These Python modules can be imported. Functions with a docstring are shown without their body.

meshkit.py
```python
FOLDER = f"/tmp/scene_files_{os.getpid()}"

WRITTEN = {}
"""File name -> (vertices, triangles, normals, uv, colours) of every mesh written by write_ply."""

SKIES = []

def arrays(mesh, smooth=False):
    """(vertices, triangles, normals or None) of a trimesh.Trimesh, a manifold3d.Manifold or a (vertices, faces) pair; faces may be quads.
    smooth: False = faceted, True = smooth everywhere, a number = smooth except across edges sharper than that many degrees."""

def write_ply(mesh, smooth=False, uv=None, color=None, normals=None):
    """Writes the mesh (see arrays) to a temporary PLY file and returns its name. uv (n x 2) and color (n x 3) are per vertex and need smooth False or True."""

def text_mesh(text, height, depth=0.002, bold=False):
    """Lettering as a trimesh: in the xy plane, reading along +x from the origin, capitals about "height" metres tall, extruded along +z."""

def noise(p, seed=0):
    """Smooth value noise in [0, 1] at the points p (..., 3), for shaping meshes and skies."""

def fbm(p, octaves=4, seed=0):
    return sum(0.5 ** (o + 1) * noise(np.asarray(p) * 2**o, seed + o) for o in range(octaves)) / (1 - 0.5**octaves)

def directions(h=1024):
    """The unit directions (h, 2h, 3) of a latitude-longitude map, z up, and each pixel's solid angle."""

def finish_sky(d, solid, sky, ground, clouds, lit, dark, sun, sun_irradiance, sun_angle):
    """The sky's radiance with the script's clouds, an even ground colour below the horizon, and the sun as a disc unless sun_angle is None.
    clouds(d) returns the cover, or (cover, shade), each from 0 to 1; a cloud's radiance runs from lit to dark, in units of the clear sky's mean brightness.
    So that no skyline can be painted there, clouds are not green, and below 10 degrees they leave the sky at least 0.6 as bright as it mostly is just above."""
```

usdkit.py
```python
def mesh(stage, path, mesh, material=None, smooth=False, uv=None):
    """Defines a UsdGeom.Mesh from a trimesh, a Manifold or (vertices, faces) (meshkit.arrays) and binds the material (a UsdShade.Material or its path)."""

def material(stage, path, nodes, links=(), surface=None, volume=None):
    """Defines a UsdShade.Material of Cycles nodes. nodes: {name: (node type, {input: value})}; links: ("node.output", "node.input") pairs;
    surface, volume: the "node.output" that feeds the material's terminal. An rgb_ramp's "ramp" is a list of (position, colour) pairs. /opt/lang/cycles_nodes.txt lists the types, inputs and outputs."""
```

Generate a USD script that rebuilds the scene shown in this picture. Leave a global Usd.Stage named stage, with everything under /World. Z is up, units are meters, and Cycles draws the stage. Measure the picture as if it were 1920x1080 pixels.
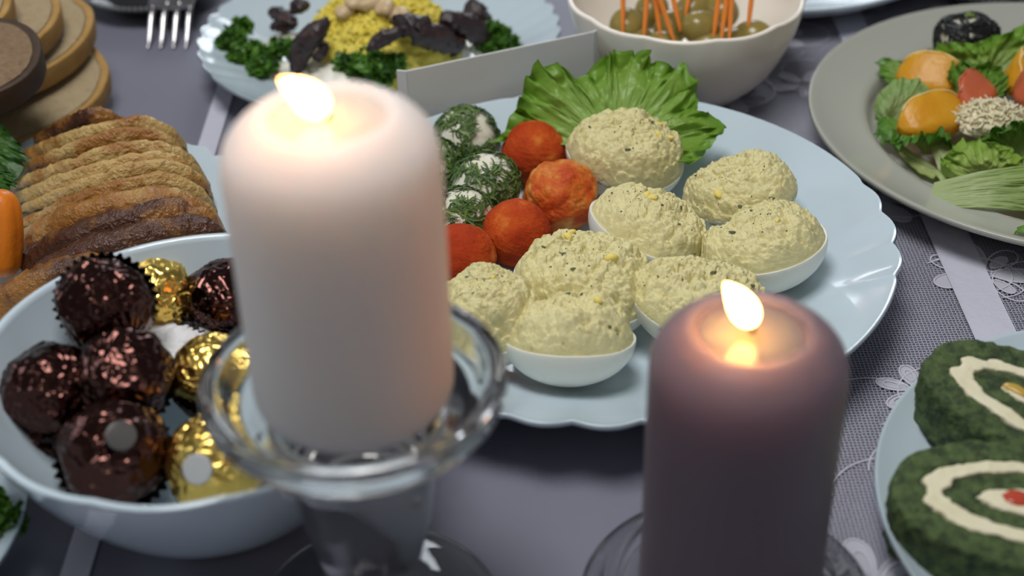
import math
import numpy as np, trimesh
from scipy.spatial import cKDTree as KDTree
import meshkit, usdkit
from meshkit import noise, fbm
from pxr import Usd, UsdGeom, UsdLux, UsdShade, Gf, Sdf, Vt

stage = Usd.Stage.CreateInMemory()
UsdGeom.SetStageUpAxis(stage, UsdGeom.Tokens.z)
UsdGeom.SetStageMetersPerUnit(stage, 1.0)
UsdGeom.Xform.Define(stage, '/World')
UsdGeom.Scope.Define(stage, '/World/Looks')

# ---------------------------------------------------------------- camera, light, exposure
F, PITCH, ROLL, H = 2790.0, math.radians(35.06), math.radians(-1.36), 0.37
EXPOSURE = 0.0
cam = UsdGeom.Camera.Define(stage, '/World/Camera')
cam.CreateFocalLengthAttr(50.0)
cam.CreateHorizontalApertureAttr(50.0 * 1920 / F)
cam.CreateVerticalApertureAttr(50.0 * 1080 / F)
cam.CreateFStopAttr(6.2)
cam.CreateFocusDistanceAttr(0.615)
cam.CreateClippingRangeAttr((0.02, 100.0))
cam.CreateExposureAttr(EXPOSURE)
_R0 = np.array([1.0, 0, 0]); _U0 = np.array([0, math.sin(PITCH), math.cos(PITCH)]); FWD = np.array([0, math.cos(PITCH), -math.sin(PITCH)])
_c, _s = math.cos(ROLL), math.sin(ROLL)
RGT = _c * _R0 + _s * _U0; UPV = -_s * _R0 + _c * _U0
EYE = np.array([0, 0, H])
m4 = Gf.Matrix4d(*RGT, 0, *UPV, 0, *(-FWD), 0, *EYE, 1)
cam.AddTransformOp().Set(m4)


def rect_light(path, pos, target, w, h, color, inten):
    l = UsdLux.RectLight.Define(stage, path)
    l.CreateWidthAttr(w); l.CreateHeightAttr(h); l.CreateColorAttr(Gf.Vec3f(*color)); l.CreateIntensityAttr(inten)
    z = np.array(pos, float) - np.array(target, float); z /= np.linalg.norm(z)
    x = np.cross([0, 0, 1.0], z); x /= np.linalg.norm(x); y = np.cross(z, x)
    l.AddTransformOp().Set(Gf.Matrix4d(*x, 0, *y, 0, *z, 0, *pos, 1))
    return l


dome = UsdLux.DomeLight.Define(stage, '/World/RoomLight')
dome.CreateColorAttr(Gf.Vec3f(0.95, 0.97, 1.0)); dome.CreateIntensityAttr(0.034)
rect_light('/World/WindowLight', (0.12, 3.0, 1.05), (0.05, 0.6, 0), 0.8, 0.7, (0.86, 0.93, 1.0), 6.0)
rect_light('/World/FrontFill', (-0.35, -1.7, 1.75), (0, 0.55, 0), 0.9, 0.7, (1.0, 0.97, 0.92), 1.3)  # added fill behind the camera, lifts the surfaces that face the viewer
rect_light('/World/SideWindowLight', (-2.3, 1.0, 1.1), (0, 0.5, 0.1), 0.8, 0.7, (0.86, 0.93, 1.0), 4.0)
rect_light('/World/CeilingLight', (-0.13, 0.37, 1.1), (-0.12, 0.375, 0), 0.5, 0.4, (0.98, 0.97, 0.95), 14.5)


# ---------------------------------------------------------------- helpers
def at(px, py, z=0.0):
    "the point of height z on the camera's line through a pixel of the 1920 x 1080 frame"
    x, y = (px - 960) / F, -(py - 540) / F
    d = FWD + x * RGT + y * UPV
    return EYE + (z - H) / d[2] * d


def at_y(px, py, yy):
    x, y = (px - 960) / F, -(py - 540) / F
    d = FWD + x * RGT + y * UPV
    return EYE + yy / d[1] * d


used = {}


def numbered(parent, name):
    k = (parent, name); n = used.get(k, 0); used[k] = n + 1
    return f'{parent}/{name}' + (f'_{n:03d}' if n else '')


class Thing:
    pass


def tagp(prim, **kw):
    for k, v in kw.items():
        if v:
            prim.SetCustomDataByKey({'cat': 'category'}.get(k, k), v)


def thing(name, label, cat, loc, group=None, kind=None):
    t = Thing(); t.path = numbered('/World', name); t.loc = np.array(loc, float)
    x = UsdGeom.Xform.Define(stage, t.path); x.AddTranslateOp().Set(Gf.Vec3d(*map(float, loc)))
    tagp(x.GetPrim(), label=label, cat=cat, group=group, kind=kind)
    return t


def part(t, name, mesh, mat, smooth=True, col=None, label=None, kind=None, parent=None):
    "one mesh under a thing; its vertices are given in world coordinates"
    path = numbered((parent or t).path, name)
    if hasattr(mesh, 'vertices'):                        # outward faces
        mv, mf = np.asarray(mesh.vertices), np.asarray(mesh.faces); q = mv[mf] - mv.mean(0)
        if np.einsum('ij,ij->i', q[:, 0], np.cross(q[:, 1], q[:, 2])).sum() < 0:
            mesh = TM(mv, mf[:, ::-1])
    v, f, n = meshkit.arrays(mesh, smooth)
    v = v - t.loc
    m = UsdGeom.Mesh.Define(stage, path)
    m.CreatePointsAttr(Vt.Vec3fArray.FromNumpy(v.astype(np.float32)))
    m.CreateFaceVertexCountsAttr(Vt.IntArray.FromNumpy(np.full(len(f), 3, np.int32)))
    m.CreateFaceVertexIndicesAttr(Vt.IntArray.FromNumpy(f.astype(np.int32).ravel()))
    m.CreateSubdivisionSchemeAttr('none')
    if n is not None:
        m.CreateNormalsAttr(Vt.Vec3fArray.FromNumpy(n.astype(np.float32))); m.SetNormalsInterpolation('vertex')
    if col is not None:
        assert len(col) == len(v)
        UsdGeom.PrimvarsAPI(m).CreatePrimvar('col', Sdf.ValueTypeNames.Color3fArray, 'vertex').Set(Vt.Vec3fArray.FromNumpy(np.asarray(col, np.float32)))
    UsdShade.MaterialBindingAPI.Apply(m.GetPrim()).Bind(mat)
    tagp(m.GetPrim(), label=label, kind=kind)
    p = Thing(); p.path = path; p.loc = t.loc
    return p


def TM(v, f):
    return trimesh.Trimesh(np.asarray(v, float), np.asarray(f, int), process=False)


def grid(P, cu=False, cv=False, flip=False):
    "a mesh from a (nu, nv, 3) grid of points"
    P = np.asarray(P, float); nu, nv = P.shape[:2]
    i, j = np.meshgrid(np.arange(nu if cu else nu - 1), np.arange(nv if cv else nv - 1), indexing='ij')
    a = (i * nv + j).ravel(); b = (((i + 1) % nu) * nv + j).ravel(); c = (((i + 1) % nu) * nv + (j + 1) % nv).ravel(); d = (i * nv + (j + 1) % nv).ravel()
    f = np.vstack([np.c_[a, b, c], np.c_[a, c, d]])
    return TM(P.reshape(-1, 3), f[:, ::-1] if flip else f)


def lathe(prof, loc=(0, 0, 0), n=128, fn=None):
    "turns a (r, z) profile; fn(theta, r, z) may move the points"
    prof = np.array(prof, float); th = np.linspace(0, 2 * np.pi, n, endpoint=False)
    r = np.maximum(prof[:, 0], 1e-5)[:, None] * np.ones(n); z = prof[:, 1][:, None] * np.ones(n); T = np.ones(len(prof))[:, None] * th
    if fn:
        r, z = fn(T, r, z)
    P = np.stack([r * np.cos(T), r * np.sin(T), z], -1) + np.array(loc)
    return grid(P, cv=True, flip=True)


def spline(pts, n):
    "a smooth curve through the points"
    from scipy.interpolate import CubicSpline
    p = np.array(pts, float); s = np.r_[0, np.cumsum(np.linalg.norm(np.diff(p, axis=0), axis=1))]
    return CubicSpline(s, p)(np.linspace(0, s[-1], n))


def smoothprof(pts, n=60):
    from scipy.interpolate import PchipInterpolator
    p = np.array(pts, float); s = np.r_[0, np.cumsum(np.linalg.norm(np.diff(p, axis=0), axis=1))]
    return PchipInterpolator(s, p)(np.linspace(0, s[-1], n))


def tube(pts, rad, sides=8):
    p = np.array(pts, float); rad = np.broadcast_to(rad, len(p))
    t = np.gradient(p, axis=0); t /= np.linalg.norm(t, axis=1, keepdims=True)
    up = np.array([0, 0, 1.0]) if abs(t[0][2]) < .9 else np.array([1.0, 0, 0])
    a = np.cross(t, up); a /= np.linalg.norm(a, axis=1, keepdims=True); b = np.cross(t, a)
    th = np.linspace(0, 2 * np.pi, sides, endpoint=False)
    P = p[:, None] + rad[:, None, None] * (np.cos(th)[None, :, None] * a[:, None] + np.sin(th)[None, :, None] * b[:, None])
    P = np.concatenate([p[:1][:, None] + 0 * P[:1], P, p[-1:][:, None] + 0 * P[:1]])
    return grid(P, cv=True)


def frame(axis, spin=0.0):
    z = np.array(axis, float); z /= np.linalg.norm(z)
    x = np.cross([0, 1.0, 0] if abs(z[1]) < .9 else [1.0, 0, 0], z); x /= np.linalg.norm(x); y = np.cross(z, x)
    c, s = math.cos(spin), math.sin(spin)
    return np.stack([c * x + s * y, -s * x + c * y, z], 1)


def rot(ax, deg):
    return trimesh.transformations.rotation_matrix(math.radians(deg), ax)[:3, :3]


def cat(ms):
    return trimesh.util.concatenate([TM(m.vertices, m.faces) for m in ms])


def sph(nu=48, nv=32):
    "unit-sphere directions on a grid and its mesh maker"
    ph = np.linspace(1e-3, np.pi - 1e-3, nv)[:, None]; th = np.linspace(0, 2 * np.pi, nu, endpoint=False)[None, :]
    return np.stack([np.sin(ph) * np.cos(th), np.sin(ph) * np.sin(th), np.cos(ph) + 0 * th], -1)


def lump(c, radii, R=np.eye(3), seed=0, amp=.15, freq=2.0, nu=48, nv=32, octaves=4, power=None, fine=0.0):
    D = sph(nu, nv); E = D.copy()
    if power:
        E = np.sign(D) * np.abs(D) ** power
        E /= np.maximum((np.abs(D) ** (2 / power * 1.0)).sum(-1, keepdims=True), .2) ** 0 + 0
    k = 1 + amp * (fbm(D * freq + 50 + seed * 7.3, octaves, seed) - .5) * 2 + fine * (fbm(D * 14 + seed, 3, seed + 1) - .5)
    P = (E * k[..., None] * np.array(radii)) @ np.asarray(R).T + np.array(c)
    return grid(P, cv=True, flip=True)


def lerp(a, b, t):
    t = np.asarray(t)[..., None]
    return np.asarray(a) * (1 - t) + np.asarray(b) * t


def sm(x, a, b):
    t = np.clip((np.asarray(x) - a) / (b - a), 0, 1)
    return t * t * (3 - 2 * t)


# ---------------------------------------------------------------- materials
def mat(name, nodes, links, surface='p.BSDF'):
    return usdkit.material(stage, '/World/Looks/' + name, nodes, links, surface=surface)


def plain(name, color, rough=.5, bump=None, **kw):
    "bump = (scale, strength, distance)"
    n = {'p': ('principled_bsdf', dict(base_color=color, roughness=rough, **kw))}; l = []
    if bump:
        n['g'] = ('geometry', {}); n['t'] = ('noise_texture', dict(scale=bump[0], detail=4.0)); n['b'] = ('bump', dict(strength=bump[1], distance=bump[2]))
        l = [('g.position', 't.vector'), ('t.fac', 'b.height'), ('b.normal', 'p.normal')]
    return mat(name, n, l)


def mottled(name, ramp, scale, rough=.5, detail=5.0, bump=None, distortion=0.0, **kw):
    n = {'g': ('geometry', {}), 't': ('noise_texture', dict(scale=scale, detail=detail, roughness=.6, distortion=distortion)), 'r': ('rgb_ramp', {'ramp': ramp}), 'p': ('principled_bsdf', dict(roughness=rough, **kw))}
    l = [('g.position', 't.vector'), ('t.fac', 'r.fac'), ('r.color', 'p.base_color')]
    if bump:
        n['t2'] = ('noise_texture', dict(scale=bump[0], detail=5.0)); n['b'] = ('bump', dict(strength=bump[1], distance=bump[2]))
        l += [('g.position', 't2.vector'), ('t2.fac', 'b.height'), ('b.normal', 'p.normal')]
    return mat(name, n, l)


def painted(name, rough=.5, bump=None, leaf=0.0, **kw):
    "base colour from the mesh's own col primvar"
    n = {'a': ('attribute', dict(attribute='col')), 'p': ('principled_bsdf', dict(roughness=rough, **kw))}
    l = [('a.color', 'p.base_color')]
    if bump:
        n['g'] = ('geometry', {}); n['t'] = ('noise_texture', dict(scale=bump[0], detail=5.0)); n['b'] = ('bump', dict(strength=bump[1], distance=bump[2]))
        l += [('g.position', 't.vector'), ('t.fac', 'b.height'), ('b.normal', 'p.normal')]
    if leaf:
        n['tl'] = ('translucent_bsdf', {}); n['mx'] = ('mix_closure', dict(fac=leaf))
        l += [('a.color', 'tl.color'), ('p.BSDF', 'mx.closure1'), ('tl.BSDF', 'mx.closure2')]
        return mat(name, n, l, 'mx.closure')
    return mat(name, n, l)


M = {}
M['cloth'] = plain('satin_cloth', (.185, .188, .245), .52, (900, .12, .001), sheen_weight=.25, sheen_roughness=.4)
M['ribbon'] = plain('satin_ribbon_white', (.62, .63, .74), .33, (260, .25, .002), sheen_weight=.2)
M['china'] = plain('white_opal_glass', (.56, .67, .745), .13, None, coat_weight=.3)
M['cream_china'] = plain('cream_porcelain', (.43, .44, .385), .16)
M['bowl_china'] = plain('warm_white_porcelain', (.92, .86, .77), .25)
M['glass'] = plain('clear_glass', (.97, .98, .98), 0.0, transmission_weight=1.0, ior=1.5)
M['white_wax'] = plain('white_wax', (.66, .655, .64), .5, None, subsurface_weight=1.0, subsurface_radius=(1.0, .82, .66), subsurface_scale=.005, specular_ior_level=.3)
M['grey_wax'] = plain('grey_wax', (.13, .108, .132), .5, None, subsurface_weight=1.0, subsurface_radius=(1.0, .8, .75), subsurface_scale=.007, specular_ior_level=.35)
M['pool_white_glow'] = plain('molten_white_wax_glow_tint', (.86, .68, .48), .06, None, subsurface_weight=1.0, subsurface_radius=(1.0, .6, .4), subsurface_scale=.008)  # peach tint: flame glow on the pool put into the wax colour
M['pool_grey_glow'] = plain('molten_grey_wax_glow_tint', (.82, .42, .28), .08, None, subsurface_weight=1.0, subsurface_radius=(1.0, .5, .35), subsurface_scale=.012, specular_ior_level=.3)  # orange is the flame's glow painted into the colour of grey wax
M['wick'] = plain('burnt_wick', (.03, .02, .018), .9)
for nm, st_ in (('flame', 27.0), ('tall_flame', 60.0)):
    M[nm] = mat('candle_' + nm, {'e': ('emission', dict(color=(1.0, .36, .08), strength=st_))}, [], 'e.emission')
M['egg_white'] = mottled('boiled_egg_white', [(0, (.92, .91, .76)), (.6, (.94, .93, .80)), (.72, (.80, .74, .56)), (1, (.72, .62, .4))], 55, .3, subsurface_weight=.4, subsurface_radius=(1.0, .8, .6), subsurface_scale=.003)
M['filling'] = mottled('egg_filling', [(0, (.12, .11, .055)), (.27, (.38, .32, .15)), (.36, (.66, .60, .30)), (.6, (.71, .655, .35)), (.72, (.79, .69, .31)), (1, (.80, .74, .5))], 230, .55, 6.0, (700, .35, .0012))
M['yolk_bit'] = plain('egg_yolk_bit', (.80, .66, .17), .6)
M['herb_speck'] = plain('dark_herb_speck', (.09, .10, .05), .7)
M['paprika'] = mottled('paprika_coating', [(0, (.26, .022, .004)), (.45, (.42, .042, .006)), (.62, (.52, .075, .010)), (.76, (.64, .20, .03)), (1, (.72, .42, .17))], 70, .8, 5.0, (1300, .45, .001), specular_ior_level=.2)
M['paprika_pale'] = mottled('patchy_paprika_coating', [(0, (.34, .03, .005)), (.44, (.52, .07, .010)), (.52, (.60, .13, .015)), (.60, (.68, .28, .06)), (.72, (.76, .50, .22)), (1, (.80, .66, .40))], 62, .6, 5.0, (900, .45, .001), specular_ior_level=.3)
M['curd'] = mottled('white_curd_cheese', [(0, (.55, .53, .38)), (.5, (.76, .74, .60)), (1, (.82, .80, .70))], 150, .5, 4.0, (500, .4, .001))
M['dill'] = painted('dill_frond', .5)
M['leaf'] = painted('lettuce_leaf', .38, (380, .3, .0012), .42)
M['parsley'] = painted('parsley_leaf', .42, None, .2)
M['dark_foil'] = plain('brown_foil', (.085, .038, .032), .17, None, metallic=1.0)
M['gold_foil'] = plain('gold_foil', (.80, .56, .14), .24, None, metallic=1.0)
M['brown_paper'] = plain('brown_paper_cup', (.035, .02, .016), .6)
M['sticker'] = plain('silver_sticker', (.42, .42, .42), .5)
M['sticker_dark'] = plain('grey_sticker', (.075, .07, .068), .18)
M['tissue'] = plain('white_tissue', (.72, .73, .76), .6)
M['card'] = plain('white_card', (.70, .70, .70), .6)
M['olive'] = mottled('green_olive', [(0, (.19, .15, .03)), (.5, (.27, .215, .055)), (1, (.34, .28, .09))], 60, .25)
M['olive_hole'] = plain('olive_hole', (.09, .06, .02), .5)
M['pick'] = plain('orange_pick', (.97, .31, .05), .35)
M['orange'] = mottled('orange_flesh', [(0, (.62, .25, .008)), (.5, (.74, .33, .012)), (1, (.82, .45, .05))], 90, .4, 4.0, (300, .3, .0015), subsurface_weight=.3, subsurface_radius=(1, .5, .1), subsurface_scale=.003)
M['orange_pith'] = plain('orange_membrane', (.80, .58, .22), .4)
M['tomato'] = mottled('tomato_flesh', [(0, (.44, .08, .03)), (.6, (.58, .14, .06)), (1, (.66, .24, .11))], 70, .35)
M['shaving'] = plain('cheese_shaving', (.80, .74, .52), .55)
M['sesame'] = plain('black_sesame_strip', (.012, .012, .013), .32)
M['yolk'] = mottled('grated_yolk', [(0, (.60, .45, .04)), (.45, (.82, .68, .09)), (1, (.88, .80, .26))], 160, .6, 5.0, (500, .5, .002))
M['egg_bits'] = mottled('chopped_egg_white', [(0, (.62, .60, .42)), (.5, (.80, .79, .68)), (1, (.86, .86, .82))], 110, .4)
M['prune'] = mottled('dried_prune', [(0, (.014, .009, .011)), (.55, (.035, .02, .022)), (.8, (.09, .035, .02)), (1, (.16, .06, .025))], 80, .3, 5.0, (350, .6, .002))
M['nut'] = mottled('peanut', [(0, (.50, .34, .17)), (1, (.72, .56, .36))], 90, .4)
M['meat'] = painted('roast_meat', .5, (420, .4, .0018))
M['skin'] = painted('roast_skin', .24, (420, .7, .0026))
M['crumb'] = mottled('bread_crumb', [(0, (.20, .14, .07)), (.42, (.37, .285, .165)), (1, (.46, .37, .23))], 260, .85, 6.0, (420, .5, .0018))
M['crust'] = mottled('bread_crust', [(0, (.26, .13, .03)), (.5, (.42, .24, .065)), (1, (.56, .38, .15))], 90, .6, 5.0, (500, .35, .001))
M['rye_crumb'] = mottled('rye_crumb', [(0, (.08, .045, .022)), (.45, (.21, .135, .075)), (1, (.31, .215, .13))], 300, .85, 6.0, (420, .6, .002))
M['rye_crust'] = mottled('rye_crust', [(0, (.03, .016, .009)), (1, (.075, .042, .022))], 150, .6, 4.0, (400, .4, .001))
M['spinach'] = mottled('spinach_sponge', [(0, (.010, .020, .006)), (.40, (.024, .046, .012)), (.52, (.060, .098, .026)), (.64, (.085, .13, .038)), (1, (.18, .20, .075))], 190, .75, 6.0, (420, .8, .003))
M['spinach_crust'] = mottled('spinach_sponge_outside', [(0, (.03, .045, .015)), (.5, (.075, .095, .035)), (1, (.20, .17, .075))], 120, .7, 5.0, (420, .6, .002))
M['cream'] = mottled('cheese_cream', [(0, (.64, .57, .36)), (.5, (.74, .69, .49)), (1, (.79, .75, .58))], 70, .45, 4.0, (260, .3, .001))
M['pepper'] = plain('red_pepper', (.46, .065, .035), .2)
M['pepper_yellow'] = plain('yellow_pepper', (.52, .33, .06), .25)
M['carrot'] = plain('orange_carrot', (.74, .20, .012), .35, (150, .3, .002))
M['steel'] = plain('polished_steel', (.62, .60, .60), .2, None, metallic=1.0)

# lace: a fine see-through net; its cords and petals are geometry
def net(name, scale, width, color):
    return mat(name, {'g': ('geometry', {}), 'v': ('voronoi_texture', dict(feature='distance_to_edge', scale=scale, randomness=.22)), 'm': ('math', dict(math_type='less_than', value2=width)),
                      'tr': ('transparent_bsdf', dict(color=(1, 1, 1))), 'p': ('principled_bsdf', dict(base_color=color, roughness=.6)), 'mx': ('mix_closure', {})},
               [('g.position', 'v.vector'), ('v.distance', 'm.value1'), ('m.value', 'mx.fac'), ('tr.BSDF', 'mx.closure1'), ('p.BSDF', 'mx.closure2')], 'mx.closure')


M['lace'] = net('lace_net', 640.0, .10, (.46, .46, .54))
M['petal'] = net('lace_petal', 900.0, .20, (.52, .52, .60))
M['cord'] = plain('lace_cord', (.60, .60, .68), .6)


# ---------------------------------------------------------------- the table and its cloths
def sheet(x0, x1, y0, y1, z, amp, nx, ny, seed, th=.0006):
    x, y = np.meshgrid(np.linspace(x0, x1, nx), np.linspace(y0, y1, ny), indexing='ij')
    zz = z + amp * (fbm(np.stack([x * 9, y * 9, 0 * x + seed], -1), 3, seed) - .5)
    top = np.stack([x, y, zz], -1); bot = top - [0, 0, th]
    a, b = grid(top), grid(bot, flip=True)
    n = nx * ny; ring = np.r_[np.arange(ny), np.arange(1, nx) * ny + ny - 1, (nx - 1) * ny + np.arange(ny - 2, -1, -1), np.arange(nx - 2, 0, -1) * ny]
    r2 = np.roll(ring, -1); side = np.vstack([np.c_[ring, ring + n, r2], np.c_[r2, ring + n, r2 + n]])
    return TM(np.vstack([a.vertices, b.vertices]), np.vstack([a.faces, b.faces + n, side]))


t = thing('tablecloth', 'grey lilac satin tablecloth spread under all the dishes', 'tablecloth', (0, .6, -.004))
part(t, 'cloth', sheet(-1.1, 1.1, -.5, 1.9, -.0004, 0, 3, 3, 1, .003), M['cloth'], 30)
t = thing('lace_runner', 'floral lace table runner with white satin band on the right side', 'table runner', (.25, .6, 0))
part(t, 'net', sheet(.098, .42, -.1, 1.5, .0005, 0, 3, 3, 3, .0001), M['lace'], False)
rng = np.random.default_rng(12); cords, petals = [], []


def cord(xy, r=.00045):
    q = np.c_[xy, np.full(len(xy), .0015)]; tb = tube(q, r, 5); v = np.array(tb.vertices); v[:, 2] = .0007 + (v[:, 2] - .0015) * .5 + .0002
    if v[:, 0].min() > .099 and v[:, 0].max() < .42:
        cords.append(TM(v, tb.faces))


def oval(c, L, w, ang, fill):
    a = np.linspace(0, 2 * np.pi, 30); x = L * (.5 - .5 * np.cos(a)); y = w * np.sin(a) * (.65 + .35 * (1 - np.cos(a)) / 2); ca, sa = math.cos(ang), math.sin(ang)
    p = np.c_[c[0] + ca * x - sa * y, c[1] + sa * x + ca * y]; cord(p)
    if fill and p[:, 0].min() > .099:
        m = p.mean(0); petals.append(TM(np.c_[np.vstack([m, p]), np.full(31, .00058 + .0002 * rng.random())], [(0, 1 + k, 2 + k) for k in range(29)]))


for gy in np.arange(.22, 1.12, .060):
    for gx in np.arange(.112, .42, .056):
        c = np.array([gx + rng.uniform(-.012, .012) + .03 * (round(gy / .060) % 2), gy + rng.uniform(-.012, .012)]); a0 = rng.uniform(0, 6.3); npet = int(rng.integers(5, 8)); L = rng.uniform(.013, .021)
        for k in range(npet):
            oval(c + .003 * np.array([math.cos(a0 + k * 6.283 / npet), math.sin(a0 + k * 6.283 / npet)]), L, L * .30, a0 + k * 6.283 / npet, k % 2 == 0 or rng.random() < .4)
            if rng.random() < .5:
                oval(c + .006 * np.array([math.cos(a0 + k * 6.283 / npet), math.sin(a0 + k * 6.283 / npet)]), L * .55, L * .15, a0 + k * 6.283 / npet, True)
        for k in range(2):                                  # scrolling stems
            th = np.linspace(0, rng.uniform(3.5, 5.5), 40); b0 = rng.uniform(0, 6.3); rr_ = .010 + .0075 * th / th[-1] * rng.uniform(1, 2.2); o = c + rng.uniform(-.02, .02, 2)
            cord(np.c_[o[0] + rr_ * np.cos(th + b0) * 1.2, o[1] + rr_ * np.sin(th + b0)], .0004)
part(t, 'cord', cat(cords), M['cord'], True, kind='stuff', label='raised pale cord')
part(t, 'petal', cat(petals), M['petal'], False, kind='stuff', label='dense woven petals')
part(t, 'satin_band', sheet(.188, .206, -.1, 1.5, .0016, .0005, 9, 220, 5, .0003), M['ribbon'], True, label='white satin band')
t = thing('satin_ribbon', 'narrow pale satin ribbon lying on the grey cloth at the left', 'ribbon', (-.15, .6, 0))
part(t, 'band', sheet(-.1565, -.1465, -.1, 1.5, .0012, .0008, 7, 200, 6, .0006), M['ribbon'], True)


# ---------------------------------------------------------------- plates and bowls
def plate(name, label, loc, R, zr, matl, foot=.6, lobes=0, amp=.0, groups=4, phase=0.0, width=.32, th=.0032, flute=0.0, flat=None, z0=.006, n=420):
    x, y = loc; zb = .0022 if x > .12 else 0; t = thing(name, label, 'plate', (x, y, zb))
    fr = R * foot
    top = [(0, z0), (fr * .8, z0), (fr, z0 + .001)] if flat is None else [(0, z0), (flat * R * .97, z0), (flat * R, z0 + .0012)]
    if flat is None:
        top += [(fr + (R - fr) * .45, z0 + (zr - z0) * .42), (R * .985, zr - .0005)]
    else:
        top += [(flat * R + .0030, z0 + .0088), (flat * R + .0042, z0 + .0094), (flat * R + .010, z0 + .0100), (R * .98, zr)]
    top = smoothprof(top, 46)
    rim = [(R * .985 + .0012, zr + .0004), (R - .0004, zr - .0002), (R, zr - .0012), (R - .0008, zr - .0026)]
    bot = smoothprof([(R - .004, zr - th - .0006), (fr + (R - fr) * .4, (zr - z0) * .3), (fr * .98, .0016), (fr * .94, .0002), (fr * .88, .0002), (fr * .85, .0022), (0, .0022)], 30)
    prof = np.vstack([top, rim, bot])

    def fn(T, r, z):
        if not lobes:
            return r, z
        env = np.zeros_like(T)
        for g in range(groups):
            d = (T - phase - g * 2 * np.pi / groups + np.pi) % (2 * np.pi) - np.pi
            env = np.maximum(env, sm(-np.abs(d), -width * 1.15, -width * .8))
        w = np.abs(np.cos((T - phase) * lobes / 2))            # rounded lobes with sharp valleys
        k = sm(r / R, .68, 1.0)
        return r * (1 + env * k * amp * (w - .6) / R), z + env * k * flute * (w - .6)
    part(t, 'dish', lathe(prof, (x, y, zb + 0.0002), n if lobes else 180, fn), matl)
    return t


C_PL = (.0351, .5277)
plate('serving_plate', 'large white scalloped plate holding the stuffed eggs in the middle', C_PL, .1262, .028, M['china'], lobes=32, amp=.0030, groups=4, phase=-.02, width=.30, flute=.0001)
S_R = (.2722, .6322)
plate('dinner_plate', 'cream plate with a broad flat rim under the orange salad', S_R, .1257, .020, M['cream_china'], flat=.745, z0=.0045, foot=.66)
S_L = (-.0683, .7418)
plate('salad_plate', 'white fluted plate under the yellow egg salad', S_L, .0973, .022, M['china'], lobes=40, amp=.0022, groups=4, phase=.10, width=.5, flute=.0014)
R_PL = (.2249, .3612)
plate('dessert_plate', 'plain white plate under the green spinach rolls', R_PL, .1036, .018, M['china'], foot=.80)
plate('side_plate', 'white plate cut off by the top edge behind the olives', (.163, .861), .107, .020, M['china'], lobes=0)
B_L = (-.2426, .368)
plate('bread_plate', 'small white plate at the bottom left corner', B_L, .075, .020, M['china'])
CH_PL = (-.2012, .5394)
plate('meat_plate', 'white fluted plate under the sliced roast meat', CH_PL, .098, .020, M['china'], lobes=36, amp=.003, groups=4, phase=.62, width=.4, flute=.0012)


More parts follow.
